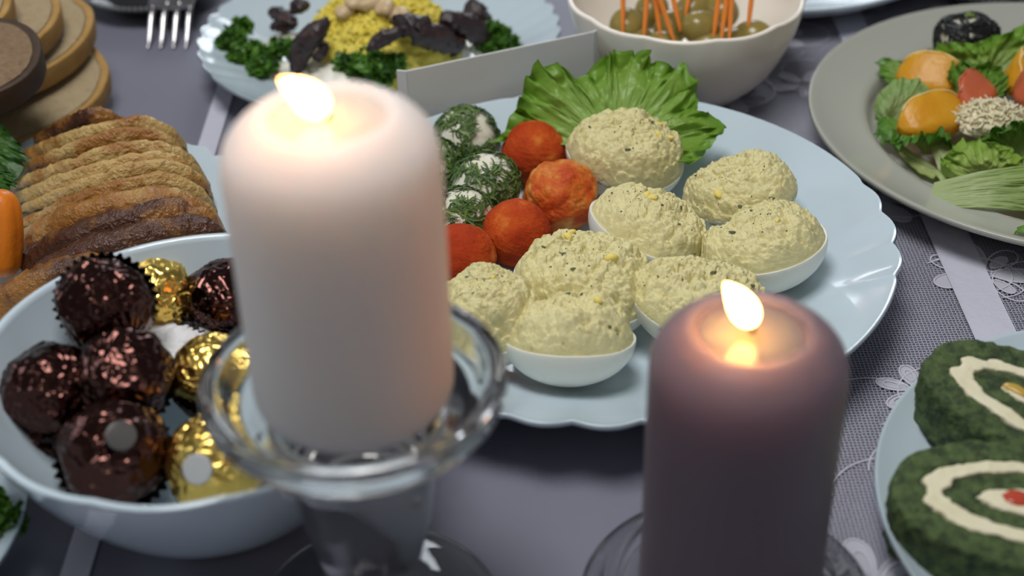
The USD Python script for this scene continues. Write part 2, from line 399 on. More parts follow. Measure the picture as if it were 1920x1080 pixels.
def bowl(name, label, loc, prof, matl, lobes, amp, th=.0026):
    x, y = loc; t = thing(name, label, 'bowl', (x, y, 0))
    R = prof[-1][0]
    out = smoothprof(prof, 44)
    d = np.gradient(out, axis=0); nrm = np.c_[-d[:, 1], d[:, 0]] / np.linalg.norm(d, axis=1, keepdims=True)
    inn = (out + nrm * th)[::-1]; inn = inn[inn[:, 0] > 1e-3]; inn = np.vstack([inn, [(0, inn[-1][1])]])
    inn[:, 1] = np.minimum(inn[:, 1], prof[-1][1])
    foot = [(0, .003), (prof[0][0] - .006, .003), (prof[0][0] - .004, .0002)]
    lip = [(R - .0001, prof[-1][1] + .0008), (R - th * .5, prof[-1][1] + .0013), (R - th, prof[-1][1] + .0006)]
    pr = np.vstack([foot, out, lip, inn[1:]])

    def fn(T, r, z):
        w = np.abs(np.cos(T * lobes / 2)) - .6; k = sm(z / prof[-1][1], .6, 1.0)
        return r + amp * w * k, z - amp * .5 * w * k
    part(t, 'vessel', lathe(pr, (x, y, .0002), 360, fn), matl)
    return t


CANDY = (-.1071, .3988)
bowl('candy_bowl', 'white bowl heaped with foil wrapped sweets', CANDY, [(.030, .0002), (.034, .005), (.048, .018), (.060, .034), (.0695, .051), (.0752, .065)], M['china'], 12, .0008)
OLIVE = (.0924, .7084)
bowl('olive_bowl', 'white bowl of green olives with a gently waved rim', OLIVE, [(.030, .0002), (.034, .004), (.046, .016), (.0545, .032), (.0588, .044), (.0610, .055)], M['bowl_china'], 11, .0011)


# ---------------------------------------------------------------- candles on glass
AXL, AXR = (-.0466, .3392), (.068, .339)


def candle(label, ax, z0, z1, r, wax, pool, tip, fb, fr):
    x, y = ax; t = thing('pillar_candle', label, 'candle', (x, y, z0), 'lit pillar candles')
    pr = .0162 * r / .0292
    prof = smoothprof([(0, z0), (r - .006, z0), (r - .0015, z0 + .002), (r, z0 + .007), (r, z0 + .03), (r, z1 - .019), (r - .0002, z1 - .0145), (r - .0012, z1 - .0095), (r - .0038, z1 - .0054), (r - .0078, z1 - .0020), (pr + .0016, z1 - .0002), (pr + .0004, z1 - .0003), (pr - .0008, z1 - .0022), (pr - .004, z1 - .0036), (0, z1 - .0042)], 150)
    part(t, 'wax_body', lathe(prof, (x, y, 0), 128), wax)
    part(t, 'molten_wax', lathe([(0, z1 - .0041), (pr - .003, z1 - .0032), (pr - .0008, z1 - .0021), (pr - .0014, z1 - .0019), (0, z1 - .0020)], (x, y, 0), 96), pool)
    zp = z1 - .003
    w = np.array([[x, y, zp], [x + .0002, y, zp + .0025], [x - .0004, y - .0003, zp + .0045], [x - .0015, y - .0006, zp + .0062]])
    wk = part(t, 'wick', tube(spline(w, 14), .0008, 8), M['wick'])
    # flame: a leaning teardrop round the wick
    b = np.array([x - .0003, y - .0004, zp + fb]); tip = np.array(tip); s = np.linspace(0, 1, 28)
    path = b + (tip - b) * s[:, None]; path[:, 2] += .0008 * np.sin(np.pi * s)
    rad = fr * np.sin(np.pi * np.clip(s, 0, 1) ** .62) ** .80 * (1 - .22 * s) + .0001
    part(t, 'flame', tube(path, rad, 20), M['flame' if fb < .004 else 'tall_flame'], label='leaning yellow flame', parent=wk)


ZL0, ZL1, ZR0, ZR1 = .0948, .1885, .0085, .1165
pL = at_y(524, 148, AXL[1] - .004); pR = at_y(1360, 532, AXR[1] - .003)
candle('tall white pillar candle standing on the stemmed glass holder', AXL, ZL0, ZL1, .0292, M['white_wax'], M['pool_white_glow'], pL, .0030, .0044)
candle('dark grey pillar candle with an orange lit pool on the low glass saucer', AXR, ZR0, ZR1, .0290, M['grey_wax'], M['pool_grey_glow'], pR, .0048, .0042)

t = thing('candle_holder', 'stemmed clear glass candle holder under the white candle', 'candle holder', (*AXL, 0))
hz = ZL0 - .0003
prof = smoothprof([(0, hz), (.033, hz), (.0355, hz + .0012), (.0385, hz + .006), (.0402, hz + .0085), (.0425, hz + .0092), (.0446, hz + .0075), (.0447, hz + .0045), (.0425, hz - .0005), (.037, hz - .0058), (.030, hz - .0088), (.0245, hz - .012), (.0227, hz - .018), (.0222, hz - .028), (.0206, hz - .043), (.0165, hz - .062), (.0145, hz - .074), (.0150, hz - .082), (.022, hz - .0868), (.034, hz - .0893), (.0398, hz - .0903), (.0405, hz - .0918), (.0396, .0006), (.036, .0003), (0, .0003)], 260)
part(t, 'glass_body', lathe(prof, (*AXL, 0), 160), M['glass'])
# bubbles of air sealed in the stem
t2 = []
t = thing('candle_saucer', 'low clear glass saucer under the dark grey candle', 'candle holder', (*AXR, 0))
prof = smoothprof([(0, .008), (.032, .008), (.0345, .0085), (.036, .0125), (.0385, .0140), (.0405, .0128), (.0425, .0085), (.0455, .0072), (.048, .0062), (.0485, .0045), (.0475, .0018), (.044, .0004), (0, .0004)], 160)
part(t, 'glass_body', lathe(prof, (*AXR, 0), 160), M['glass'])


# ---------------------------------------------------------------- stuffed eggs
def egg(i, px, py, az, roll, pitch, label, k=1.0, dome=.013, z=.0275, asym=.10, rough=1.0):
    c = at(px, py, z); a, b, d = .0275 * k, .0222 * k, .0195 * k
    R = rot([0, 0, 1], az) @ rot([1, 0, 0], roll) @ rot([0, 1, 0], pitch)
    t = thing('stuffed_egg', label, 'stuffed egg', (c[0], c[1], c[2] - d), 'stuffed egg halves on the white plate')
    nth = 120; th = np.linspace(0, 2 * np.pi, nth, endpoint=False)
    ph = np.linspace(0.001, np.pi / 2, 26)
    rows = []
    for p in ph:
        rows.append(np.stack([a * np.sin(p) * np.cos(th) * (1), b * np.sin(p) * np.sin(th) * (1 + asym * np.cos(th)), -d * np.cos(p) + 0 * th], -1))
    for s in (.985, .95, .8, .4, .001):
        rows.append(np.stack([a * s * np.cos(th), b * s * np.sin(th) * (1 + asym * np.cos(th)), 0 * th + (.0004 if s > .96 else -.0002)], -1))
    P = np.array(rows)
    P += .0005 * (fbm(P * 60 + i * 9, 2, i)[..., None] - .5) * np.array([1, 1, 1.0])
    part(t, 'egg_white', grid(P @ R.T + c, cv=True), M['egg_white'])
    nr, nt = 84, 230; rr = np.linspace(.001, 1.0, nr)[:, None]; tt = np.linspace(0, 2 * np.pi, nt, endpoint=False)[None, :]
    ef = .955 if i in (2, 3, 7) else .99; X = a * ef * rr * np.cos(tt); Y = b * ef * rr * np.sin(tt) * (1 + asym * np.cos(tt))
    h = dome * (1 - rr ** 2.6) ** .62 + 0 * tt
    Q = np.stack([X, Y, h], -1)
    big = fbm(Q * 75 + i * 11.3, 3, i + 3) - .5; fine = fbm(Q * 720 + i, 3, i + 40) - .5
    fall = sm(-rr, -1.0, -.92); crumb = 0
    rg = np.random.default_rng(900 + i); W = (Q + .0016 * (np.stack([fbm(Q * 300 + k * 9, 2, k) for k in range(3)], -1) - .5)).reshape(-1, 3)
    for npts, sz, am in ((170, .0040, .0034), (800, .0019, .0021)):
        rad_ = np.sqrt(rg.random(npts)); an = rg.random(npts) * 2 * np.pi
        pts = np.c_[a * rad_ * np.cos(an), b * rad_ * np.sin(an), dome * (1 - rad_ ** 2.6) ** .62]
        dd, ix = KDTree(pts).query(W); crumb = crumb + am * (np.sqrt(np.maximum(0, 1 - (dd / sz) ** 2)) - .5).reshape(Q.shape[:2]) * rg.uniform(.35, 1.3, npts)[ix].reshape(Q.shape[:2])
    hh = h + fall * (.0085 * big + crumb + .0012 * fine)
    out = 1 + .06 * (big + fine * .5) * sm(rr, .5, .9)
    Q = np.stack([X * out, Y * out, hh + .0002], -1)
    Q = np.concatenate([Q, (Q[-1:] * [1, 1, 0] - [0, 0, .002]), Q[-1:] * [.05, .05, 0] - [0, 0, .002]])
    fl = part(t, 'filling', grid(Q @ R.T + c, cv=True, flip=True), M['filling'], True)
    rng = np.random.default_rng(100 + i); bits = []; specks = []
    for _ in range(int(rng.integers(1, 4))):
        u = rng.integers(8, 60); v = rng.integers(0, nt); s = rng.uniform(.0008, .0020)
        bits.append(lump(Q[u, v] @ R.T + c, (s * 1.5, s, s), rot([0, 0, 1], rng.uniform(0, 180)), int(rng.integers(99)), .3, 1.6, 14, 10))
    for _ in range(20):
        u = rng.integers(6, 78); v = rng.integers(0, nt); s = rng.uniform(.00014, .00034)
        specks.append(lump(Q[u, v] @ R.T + c, (s * 2.0, s, s), rot([0, 0, 1], rng.uniform(0, 180)), int(rng.integers(99)), .3, 1.6, 7, 5))
    for _ in range(4):
        u = rng.integers(6, 76); v = rng.integers(0, nt); s = rng.uniform(.0005, .0010)
        specks.append(lump(Q[u, v] @ R.T + c, (s * 1.8, s, s * .35), rot([0, 0, 1], rng.uniform(0, 180)), int(rng.integers(99)), .3, 1.6, 10, 7))
    part(t, 'yolk_crumb', cat(bits), M['yolk_bit'], kind='stuff', parent=fl)
    part(t, 'herb_speck', cat(specks), M['herb_speck'], kind='stuff', parent=fl)


EGGS = [(1172, 292, -12, 11, 10, 'stuffed egg half with tall filling in front of the lettuce leaf', 1.0, .0165),
        (1385, 362, -12, 6, -15, 'stuffed egg half at the far right beside the lettuce tip', .93, .0135),
        (1213, 430, -32, -12, 12, 'stuffed egg half tipped sideways showing a long white edge, middle of the group', .98, .0135),
        (1428, 462, 8, -6, -12, 'rightmost stuffed egg half, smooth filling, behind the dark candle flame', 1.0, .0125),
        (1096, 532, -18, 7, 6, 'big stuffed egg half with two yellow yolk bits, beside the red balls', 1.06, .0160),
        (1310, 570, -12, 3, 8, 'stuffed egg half directly behind the flame of the dark candle', .98, .0140),
        (905, 606, 24, 3, -3, 'stuffed egg half with pointed filling half hidden behind the white candle', .90, .0185),
        (1067, 634, 3, -16, 2, 'nearest stuffed egg half with a brown spot low on its white', .93, .0140)]
for i, e in enumerate(EGGS):
    egg(i, *e[:5], e[5], k=e[6], dome=e[7])


# ---------------------------------------------------------------- cheese balls
def dill_mesh(c, r, n, seed):
    rng = np.random.default_rng(seed); V, Fc, C = [], [], []
    for _ in range(n):
        d = rng.normal(size=3); d[2] = abs(d[2]) * .9 - .25 * rng.random(); d /= np.linalg.norm(d)
        if fbm(d * 2.2 + seed * 3, 2, seed) < .45:
            continue
        tg = np.cross(d, rng.normal(size=3)); tg /= np.linalg.norm(tg); bt = np.cross(d, tg)
        L = rng.uniform(.003, .0085); w = rng.uniform(.00028, .0006); bend = rng.uniform(-.5, .5); lift = rng.uniform(.0001, .0011)
        base = len(V); col = lerp((.035, .085, .018), (.14, .23, .05), rng.random())
        for s in np.linspace(-.5, .5, 5):
            p = d * r + tg * s * L + bt * bend * L * s * s * 2
            p = p / np.linalg.norm(p) * (r + .0003 + lift * (1 + s)); ww = w * (1 - 1.5 * abs(s) ** 2)
            V += [p + bt * ww, p - bt * ww + d * .0003]; C += [col, col]
        for k in range(4):
            a = base + 2 * k; Fc += [(a, a + 1, a + 2), (a + 1, a + 3, a + 2)]
    return TM(np.array(V) + c, Fc), np.array(C)


DILL = [(874, 262, .0150, 'dill coated white cheese ball farthest back beside the lettuce'),
        (911, 352, .0155, 'dill coated white cheese ball in the middle between two red balls'),
        (868, 415, .0142, 'dill coated white cheese ball nearest the front, right of the white candle'),
        (806, 318, .0145, 'dill coated white cheese ball almost hidden behind the white candle')]
for i, (px, py, r, lab) in enumerate(DILL):
    z = .0072 + r; c = at(px, py, z)
    t = thing('dill_cheese_ball', lab, 'cheese ball', (c[0], c[1], c[2] - r), 'dill cheese balls')
    ch = part(t, 'cheese', lump(c, (r, r, r), seed=i + 3, amp=.05, freq=2.5, nu=72, nv=48), M['curd'])
    dm, dc = dill_mesh(c, r, 900, 11 + i)
    part(t, 'dill_sprig', dm, M['dill'], True, dc, kind='stuff', parent=ch)
PAP = [(1002, 287, .0153, 'smooth dark red paprika ball farthest back beside the lettuce leaf'),
       (1050, 368, .0165, 'patchy orange paprika ball with pale spots, right of the dill balls'),
       (968, 437, .0150, 'evenly red paprika ball behind the big stuffed egg'),
       (864, 484, .0150, 'red paprika ball touching the edge of the white candle')]
for i, (px, py, r, lab) in enumerate(PAP):
    z = .0072 + r; c = at(px, py, z)
    t = thing('paprika_cheese_ball', lab, 'cheese ball', (c[0], c[1], c[2] - r), 'paprika cheese balls')
    part(t, 'cheese', lump(c, (r, r, r * .98), seed=i + 23, amp=(.16 if i == 1 else .06), freq=1.8, nu=120, nv=80, fine=.055), M['paprika_pale' if i == 1 else 'paprika'])


# ---------------------------------------------------------------- leaves
def fan_leaf(base, rim, seed, s0=.02, ruffle=.006, nr=46, nt=260, mid=.006, ca=(.50, .60, .25), cb=(.17, .32, .045), edge=(.10, .22, .02), closed=False, th=.0004, freq=26, pw=2.2):
    "a leaf that opens like a fan from its base to a ruffled rim; points in world coordinates"
    rim = spline(rim, nt) if not closed else spline(list(rim) + [rim[0]], nt)
    base = np.array(base, float); B0 = base if base.ndim == 1 else (base[0] + (base[1] - base[0]) * np.linspace(0, 1, nt)[:, None])[None]; base = base if base.ndim == 1 else base.mean(0); s = np.linspace(s0, 1, nr)[:, None, None]
    P = B0 + (rim[None] - B0) * s
    u = np.linspace(0, 1, nt)[None, :]; ss = s[..., 0]
    e1 = rim[-1] - rim[0]; nv = np.cross(rim[nt // 3] - base, rim[2 * nt // 3] - base); nv /= np.linalg.norm(nv); nv = nv * np.sign(nv[2] if abs(nv[2]) > .05 else -nv[1])
    nz = lambda fu, fs, k: 2 * noise(np.stack([u * fu + 0 * ss, ss * fs + 0 * u, 0 * u + 0 * ss + seed * 1.7 + k], -1), seed + k) - 1
    ruff = ruffle * ss ** pw * (1.4 * nz(freq * .6, 3.5, 1) + 1.2 * nz(freq * 1.7, 6, 2) + .8 * nz(freq * 4.2, 9, 3)) + .9 * ruffle * ss ** 7 * nz(freq * 3.4, 5, 8)
    bul = mid * np.sin(np.pi * ss) * .8 + (.0022 + .8 * ruffle) * (fbm(P * 110 + seed * 3, 4, seed) - .5) * ss
    lob = ss ** 2 * (.10 * nz(freq * .6, .3, 4) + .06 * nz(freq * 2.0, .3, 5) + .035 * nz(freq * 5, .3, 6))
    rad = (rim[None] - base); tan = np.gradient(rim, axis=0); tan = tan / np.linalg.norm(tan, axis=1, keepdims=True)
    P = P + nv * (ruff + bul)[..., None] + rad * lob[..., None] + tan[None] * (1.2 * ruffle * ss ** (pw + 1) * nz(freq * 3.1, 2, 7))[..., None]
    vein = np.exp(-(((u * 13 + .15 * np.sin(ss * 6)) % 1 - .5) / .09) ** 2) * (1 - ss) * .7
    k = sm(ss + .25 * (fbm(P * 60 + seed, 3, seed + 1) - .5), .15, .95)
    col = lerp(np.broadcast_to(ca, P.shape), np.broadcast_to(cb, P.shape), k)
    col = lerp(col, np.broadcast_to(edge, P.shape), sm(ss + 0 * u, .8, 1.0) * .7); col = lerp(col, np.broadcast_to(np.array(ca) * 1.08, P.shape), np.clip(vein, 0, 1))
    Q = P - nv * th
    a, b = grid(P), grid(Q, flip=True)
    n = nr * nt; ring = (nr - 1) * nt + np.arange(nt); side = np.vstack([np.c_[ring[:-1], ring[1:], ring[:-1] + n], np.c_[ring[1:], ring[1:] + n, ring[:-1] + n]])
    return TM(np.vstack([a.vertices, b.vertices]), np.vstack([a.faces, b.faces + n, side])), np.vstack([col.reshape(-1, 3)] * 2)


def leafthing(name, label, base, rim, cat_='lettuce leaf', group=None, **kw):
    b = at(*base) if np.ndim(base) == 1 else np.array([at(*q) for q in base]); r = [at(*p) for p in rim]
    mesh, col = fan_leaf(b, r, **kw)
    t = thing(name, label, cat_, b if np.ndim(base) == 1 else b[0], group)
    part(t, 'blade', mesh, M['leaf'], True, col)
    return t


leafthing('lettuce_leaf', 'big ruffled green lettuce leaf standing at the back of the egg plate', (1155, 285, .026),
          [(940, 262, .030), (972, 228, .034), (984, 175, .046), (990, 138, .055), (1035, 112, .060), (1078, 140, .054), (1112, 128, .056), (1150, 102, .061), (1205, 104, .060), (1252, 112, .058), (1285, 138, .053), (1308, 170, .047), (1316, 205, .042), (1348, 240, .034), (1345, 272, .030), (1295, 312, .027)],
          seed=4, ruffle=.0042, mid=.004, nr=64, nt=420, freq=20, ca=(.43, .62, .19), cb=(.27, .48, .06), edge=(.19, .40, .035))


def parsley(name, label, blobs, seed, n=260, group=None, stem=None):
    "curly parsley: many small lobed, curled leaflets round several centres"
    rng = np.random.default_rng(seed); V, Fc, C = [], [], []
    cs = [np.array(b[0]) for b in blobs]
    for _ in range(n):
        c, r = blobs[int(rng.integers(len(blobs)))]
        d = rng.normal(size=3); d /= np.linalg.norm(d); d[2] = d[2] * .75 + .2
        p = np.array(c) + d * r * rng.uniform(.55, 1.0) * np.array([1, 1, .8]); R = frame(d + rng.normal(size=3) * .55, rng.uniform(0, 6.3))
        s = rng.uniform(.0026, .0048); m = 13; th = np.linspace(0, 2 * np.pi, m, endpoint=False)
        rad = s * (.72 + .28 * np.cos(th * 3 + rng.uniform(0, 6))) ; zc = s * (.40 * np.sin(th * 3 + 1) + .25 * np.sin(th * 5 + rng.uniform(0, 6)))
        loc = np.vstack([[0, 0, -s * .25], np.c_[rad * np.cos(th), rad * np.sin(th), zc]])
        col = lerp((.035, .115, .014), (.14, .33, .035), rng.random() ** 1.2)
        b = len(V); V += list(loc @ R.T + p); C += [col * .9] + [col] * m
        Fc += [(b, b + 1 + k, b + 1 + (k + 1) % m) for k in range(m)]
    t = thing(name, label, 'parsley', cs[0], group)
    part(t, 'foliage', TM(V, Fc), M['parsley'], True, np.array(C), kind='stuff')
    st = stem if stem is not None else [cs[0], cs[-1] - [0, 0, .004]]
    mesh = tube(spline(st, 12) if len(st) > 2 else np.linspace(st[0], st[-1], 8), .0009, 7)
    part(t, 'stem', mesh, M['parsley'], True, np.tile((.12, .22, .05), (len(mesh.vertices), 1)))
    return t


# ---------------------------------------------------------------- sweets in foil
def foil(c, r, axis, seed, squash=.92):
    ico = trimesh.creation.icosphere(5, 1.0); d = np.array(ico.vertices)
    rg = np.random.default_rng(seed + 70); p = rg.normal(size=(64, 3)); p /= np.linalg.norm(p, axis=1, keepdims=True)
    w = d + .10 * (np.stack([fbm(d * 3.5 + 9 * j + seed, 2, j) for j in range(3)], -1) - .5); w /= np.linalg.norm(w, axis=1, keepdims=True)
    dots = w @ p.T; k = np.where(dots > .3, rg.uniform(.94, 1.02, 64)[None] / np.maximum(dots, .3), 9).min(1)
    n1 = fbm(d * 2 + seed * 3, 2, seed)[:, None]; k = np.clip(k, .85, 1.06) + .035 * (1 - np.abs(2 * noise(d * 5.5 + seed + 2.5 * n1, seed) - 1)) ** 4 - .018 * (1 - np.abs(2 * noise(d * 4.5 + seed * 2 + 2 * n1, seed + 3) - 1)) ** 4
    return TM((d * k[:, None] * r * np.array([1, 1, squash])) @ frame(axis, seed).T + c, ico.faces)


def paper_cup(c, r, axis, h, pleats=34, d0=.25):
    n = pleats * 6; th = np.linspace(0, 2 * np.pi, n, endpoint=False); w = np.cos(th * pleats)
    rows = []
    for s in np.linspace(0, 1, 6):
        rr = r * (.80 + .27 * s) * (1 + .035 * w * (.4 + s)); rows.append(np.stack([rr * np.cos(th), rr * np.sin(th), 0 * th - r * .95 + s * h], -1))
    inner = [q * [.985, .985, 1] + [0, 0, .0002] for q in rows[::-1]]
    bottom = [rows[0] * [.01, .01, 1]]
    P = np.array(bottom + rows + inner + [inner[-1] * [.01, .01, 1]])
    return grid(P @ frame(axis).T + c, cv=True)


tocam = lambda c: (EYE - c) / np.linalg.norm(EYE - c)
up = np.array([0, 0, 1.0])
SW = [  # px, py, z, r, axis mix (towards the viewer, sideways, up), gold, cup, sticker, label
    (197, 570, .066, .0163, (1.0, -.1, -.25), 0, .012, 0, 'round brown foil sweet on top of the heap with a pleated paper edge'),
    (236, 700, .054, .0162, (.5, .3, .6), 0, .010, 0, 'brown foil sweet with bright creases in the middle of the heap'),
    (92, 728, .050, .0160, (.4, -.5, .8), 0, .010, 0, 'brown foil sweet leaning on the left wall of the bowl'),
    (216, 846, .042, .0182, (.9, .1, .5), 0, .011, 1, 'front brown foil sweet with a round see-through sticker'),
    (294, 548, .047, .0150, (.1, -.1, 1), 1, .008, 0, 'gold foil sweet in a dark paper cup at the back of the bowl'),
    (424, 556, .046, .0150, (.3, .2, 1), 0, .010, 0, 'brown foil sweet half hidden behind the white candle'),
    (402, 698, .042, .0148, (.3, .2, 1), 1, .009, 0, 'gold foil sweet behind the rim of the glass holder'),
    (408, 862, .040, .0172, (.8, -.3, .5), 1, .009, 1, 'front gold foil sweet with a round grey sticker'),
    (70, 820, .030, .0140, (.2, -.3, 1), 0, .010, 0, 'brown foil sweet deep in shade at the lower left of the bowl')]
for i, (px, py, z, r, ax, gold, ch, stk, lab) in enumerate(SW):
    c = at(px, py, z); tc = tocam(c); axis = tc * ax[0] + np.array([1.0, 0, 0]) * ax[1] + up * ax[2]
    axis /= np.linalg.norm(axis)
    t = thing('foil_sweet', lab, 'wrapped sweet', (c[0], c[1], c[2] - r), 'foil wrapped sweets in the bowl')
    fw = part(t, 'foil_wrapper', foil(c, r, axis, i + 2), M['gold_foil' if gold else 'dark_foil'], 16)
    part(t, 'paper_cup', paper_cup(c, r * 1.02, axis, ch), M['brown_paper'])
    if stk:
        q = at_y(*((227, 817), (370, 880))[gold], c[1]); tcq = tocam(q); dq = (q - c); dq = dq - tcq * (dq @ tcq)
        nn = dq + tcq * math.sqrt(max(r * r - dq @ dq, 1e-6)); nn /= np.linalg.norm(nn)
        st = lathe([(0, r * 1.035), (.0046, r * 1.033), (.0051, r * 1.02), (.0050, r * .9), (0, r * .9)], n=48)
        part(t, 'sticker', TM(np.array(st.vertices) @ frame(nn).T + c, st.faces), M['sticker' if gold else 'sticker_dark'], label='round pale sticker' if gold else 'round glossy grey sticker', parent=fw)
c = at(318, 668, .036)
t = thing('tissue_paper', 'crumpled white tissue paper between the sweets', 'tissue paper', c)
part(t, 'sheet', lump(c, (.020, .015, .008), seed=5, amp=.55, freq=2.6, nu=72, nv=48), M['tissue'])

# ---------------------------------------------------------------- folded card
zt = .052; a, b = at(762, 133, zt), at(1113, 59, zt)
a2 = a + np.array([-.0046, .0012, 0]); b2 = b + np.array([.0050, .0060, 0])
pl = np.array([a2, a, b, b2]); pl[:, 2] = 0
nrm = np.cross(b - a, up); nrm /= np.linalg.norm(nrm)
t = thing('folded_card', 'white folded paper card standing behind the egg plate', 'card', (*((a + b) / 2)[:2], 0))
for nm, (p, q) in (('front_panel', (a, b)), ('end_flap', (a2, a)), ('end_flap', (b, b2))):
    d = q - p; nn = np.cross(d, up); nn /= np.linalg.norm(nn)
    P = []
    for o in (-.0005, .0005):
        for (e, z) in ((p, .0004), (q, .0004), (q, zt), (p, zt)):
            P.append([e[0] + nn[0] * o, e[1] + nn[1] * o, z])
    part(t, nm, TM(P, [(0, 1, 2), (0, 2, 3), (4, 6, 5), (4, 7, 6), (0, 5, 1), (0, 4, 5), (1, 6, 2), (1, 5, 6), (2, 7, 3), (2, 6, 7), (3, 4, 0), (3, 7, 4)]), M['card'], False)

# ---------------------------------------------------------------- olives and picks
OL = [(1175, 48, .040, 80, 'large olive at the left under the first orange pick'), (1315, 52, .042, 20, 'round olive in the middle of the bowl'), (1258, 52, .036, 60, 'olive with its pit hole showing between the picks'),
      (1352, 22, .040, 110, 'olive at the back right of the bowl'), (1410, 70, .036, 160, 'olive at the far right under the last pick'), (1300, 18, .040, 30, 'olive at the back middle of the bowl'),
      (1330, 88, .034, 0, 'olive low at the front rim of the bowl'), (1240, 90, .034, 140, 'olive at the front left touching the rim'), (1222, 20, .038, 70, 'olive at the back left of the bowl'), (1380, 84, .033, 60, 'olive at the front right below the picks'), (1190, 78, .033, 10, 'olive tucked under the left rim')]
for i, (px, py, z, az, lab) in enumerate(OL):
    c = at(px, py, z); R = rot([0, 0, 1], az) @ rot([0, 1, 0], 20 * math.sin(i * 2.1))
    t = thing('green_olive', lab, 'olive', (c[0], c[1], c[2] - .0085), 'olives in the bowl')
    fl = part(t, 'flesh', lump(c, (.0108, .0090, .0088), R, i + 60, .03, 1.5, 40, 28), M['olive'])
    e = c + R @ np.array([.0103, 0, 0]) * (1 if i != 2 else -1)
    part(t, 'pit_hole', lump(e, (.0012, .0024, .0024), R, i, .05, 1.5, 16, 12), M['olive_hole'], parent=fl)
PK = [(1168, 0, 1168, 62), (1213, 0, 1207, 72), (1229, 0, 1239, 72), (1238, 0, 1264, 78), (1263, 0, 1276, 58), (1291, 0, 1285, 32), (1347, 0, 1338, 70), (1362, 0, 1352, 76), (1372, 0, 1367, 76), (1409, 0, 1402, 58)]
PLAB = ['leftmost of the orange picks', 'second orange pick from the left', 'third orange pick from the left, nearly upright', 'orange pick leaning left across its neighbour', 'orange pick leaning left in the middle of the bowl', 'short looking orange pick at the back middle', 'orange pick left of the crowded right cluster', 'orange pick in the right cluster, leaning right', 'thick orange pick at the right of the cluster', 'rightmost of the orange picks, standing alone']
for (x0, y0, x1, y1), lab in zip(PK, PLAB):
    b = at(x1, y1, .041); tp = at_y(x0, y0, b[1] + .004); d = (tp - b) / np.linalg.norm(tp - b)
    t = thing('cocktail_pick', lab + ' standing in the olives', 'cocktail pick', b, 'orange cocktail picks')
    s = np.linspace(0, 1, 12)
    part(t, 'shaft', tube(b + d * (.062 * s)[:, None], np.interp(s, [0, .12, 1], [.0007, .0013, .0015]), 10), M['pick'])
    part(t, 'knob', lump(b + d * .0635, (.0026, .0026, .003), np.eye(3), 3, .02, 1, 20, 14), M['pick'])

# ---------------------------------------------------------------- right salad
def wedge(name, label, c, L, w, h, az, roll, seed, m1, m2, catg, group):
    "a segment of fruit: a sharp inner edge below, a rounded outer back"
    R = rot([0, 0, 1], az) @ rot([1, 0, 0], roll); n = 48; s = np.linspace(-1, 1, n)
    k = np.sqrt(np.clip(1 - np.abs(s) ** 2.4, 0, 1)) * .98 + .02
    sec = np.array([(-1, -.2), (-.86, .05), (-.5, .48), (-.14, .92), (.02, 1.0), (.16, .92), (.55, .48), (.88, .05), (1, -.2), (.8, -.5), (.4, -.7), (0, -.78), (-.4, -.7), (-.8, -.5)])
    P = np.stack([np.broadcast_to((s * L)[:, None], (n, len(sec))), k[:, None] * sec[:, 0] * w, k[:, None] * sec[:, 1] * h], -1)
    P += .0022 * (fbm(P * 130 + seed, 4, seed)[..., None] - .5)
    t = thing(name, label, catg, c - np.array([0, 0, h * .5]), group)
    part(t, 'flesh', grid(P @ R.T + c, cv=True, flip=True), m1, 50)
    seam = [np.array([u * L, .02 * w + .0006 * math.sin(9 * u), h * (.98 * kk_) + .0002]) for u, kk_ in zip(s[3:-3], k[3:-3])]
    part(t, 'membrane', TM(np.array((tb := tube(seam, .0006, 6)).vertices) @ R.T + c, tb.faces), m2)


zf = .012
SG = 'pieces of the orange and lettuce salad'
leafthing('lettuce_leaf', 'small ruffled lettuce tip at the far left of the orange salad', (1705, 165, .014), [(1690, 190, .016), (1668, 160, .020), (1655, 115, .026), (1675, 105, .028), (1700, 118, .028), (1725, 120, .024)], seed=11, ruffle=.003, nr=30, nt=120, freq=9, cb=(0.225, 0.45, 0.0525), edge=(0.128, 0.304, 0.032))
leafthing('lettuce_leaf', 'pale cupped iceberg leaf left of the orange pieces', (1665, 232, .014), [(1642, 225, .015), (1640, 195, .022), (1665, 158, .030), (1700, 143, .033), (1735, 155, .030), (1750, 190, .024), (1735, 235, .016)], seed=12, ruffle=.0013, mid=.007, nr=40, nt=200, freq=14, pw=.6, ca=(.50, .63, .32), cb=(.36, .54, .18), edge=(.40, .58, .22))
leafthing('lettuce_leaf', 'dark ruffled lettuce below the lower orange piece', (1735, 290, .012), [(1660, 232, .016), (1650, 258, .016), (1668, 272, .016), (1700, 262, .024), (1740, 258, .026), (1780, 262, .022), (1790, 285, .014)], seed=13, ruffle=.0032, nr=36, nt=220, freq=14, ca=(0.34, 0.47, 0.14), cb=(0.15, 0.375, 0.0375), edge=(0.08, 0.24, 0.0192))
leafthing('lettuce_leaf', 'flat pale lettuce base on the plate edge under the salad', (1760, 320, .010), [(1665, 262, .010), (1690, 300, .010), (1730, 330, .010), (1790, 335, .012), (1830, 300, .016), (1800, 270, .018), (1740, 268, .016)], seed=14, ruffle=.0014, mid=.002, nr=36, nt=160, freq=9, ca=(0.5, 0.58, 0.27), cb=(0.54, 0.62, 0.255), edge=(0.48, 0.62, 0.192))
leafthing('lettuce_leaf', 'big crinkled green lettuce leaf behind the tomato', (1830, 165, .014), [(1760, 118, .022), (1745, 98, .026), (1770, 80, .034), (1830, 78, .038), (1880, 62, .040), (1925, 45, .042), (1975, 60, .040), (1985, 110, .032), (1930, 150, .024), (1880, 185, .018)], seed=15, ruffle=.0052, mid=.005, nr=52, nt=420, freq=20, ca=(0.42, 0.55, 0.18), cb=(0.3, 0.54, 0.0675), edge=(0.208, 0.448, 0.04))
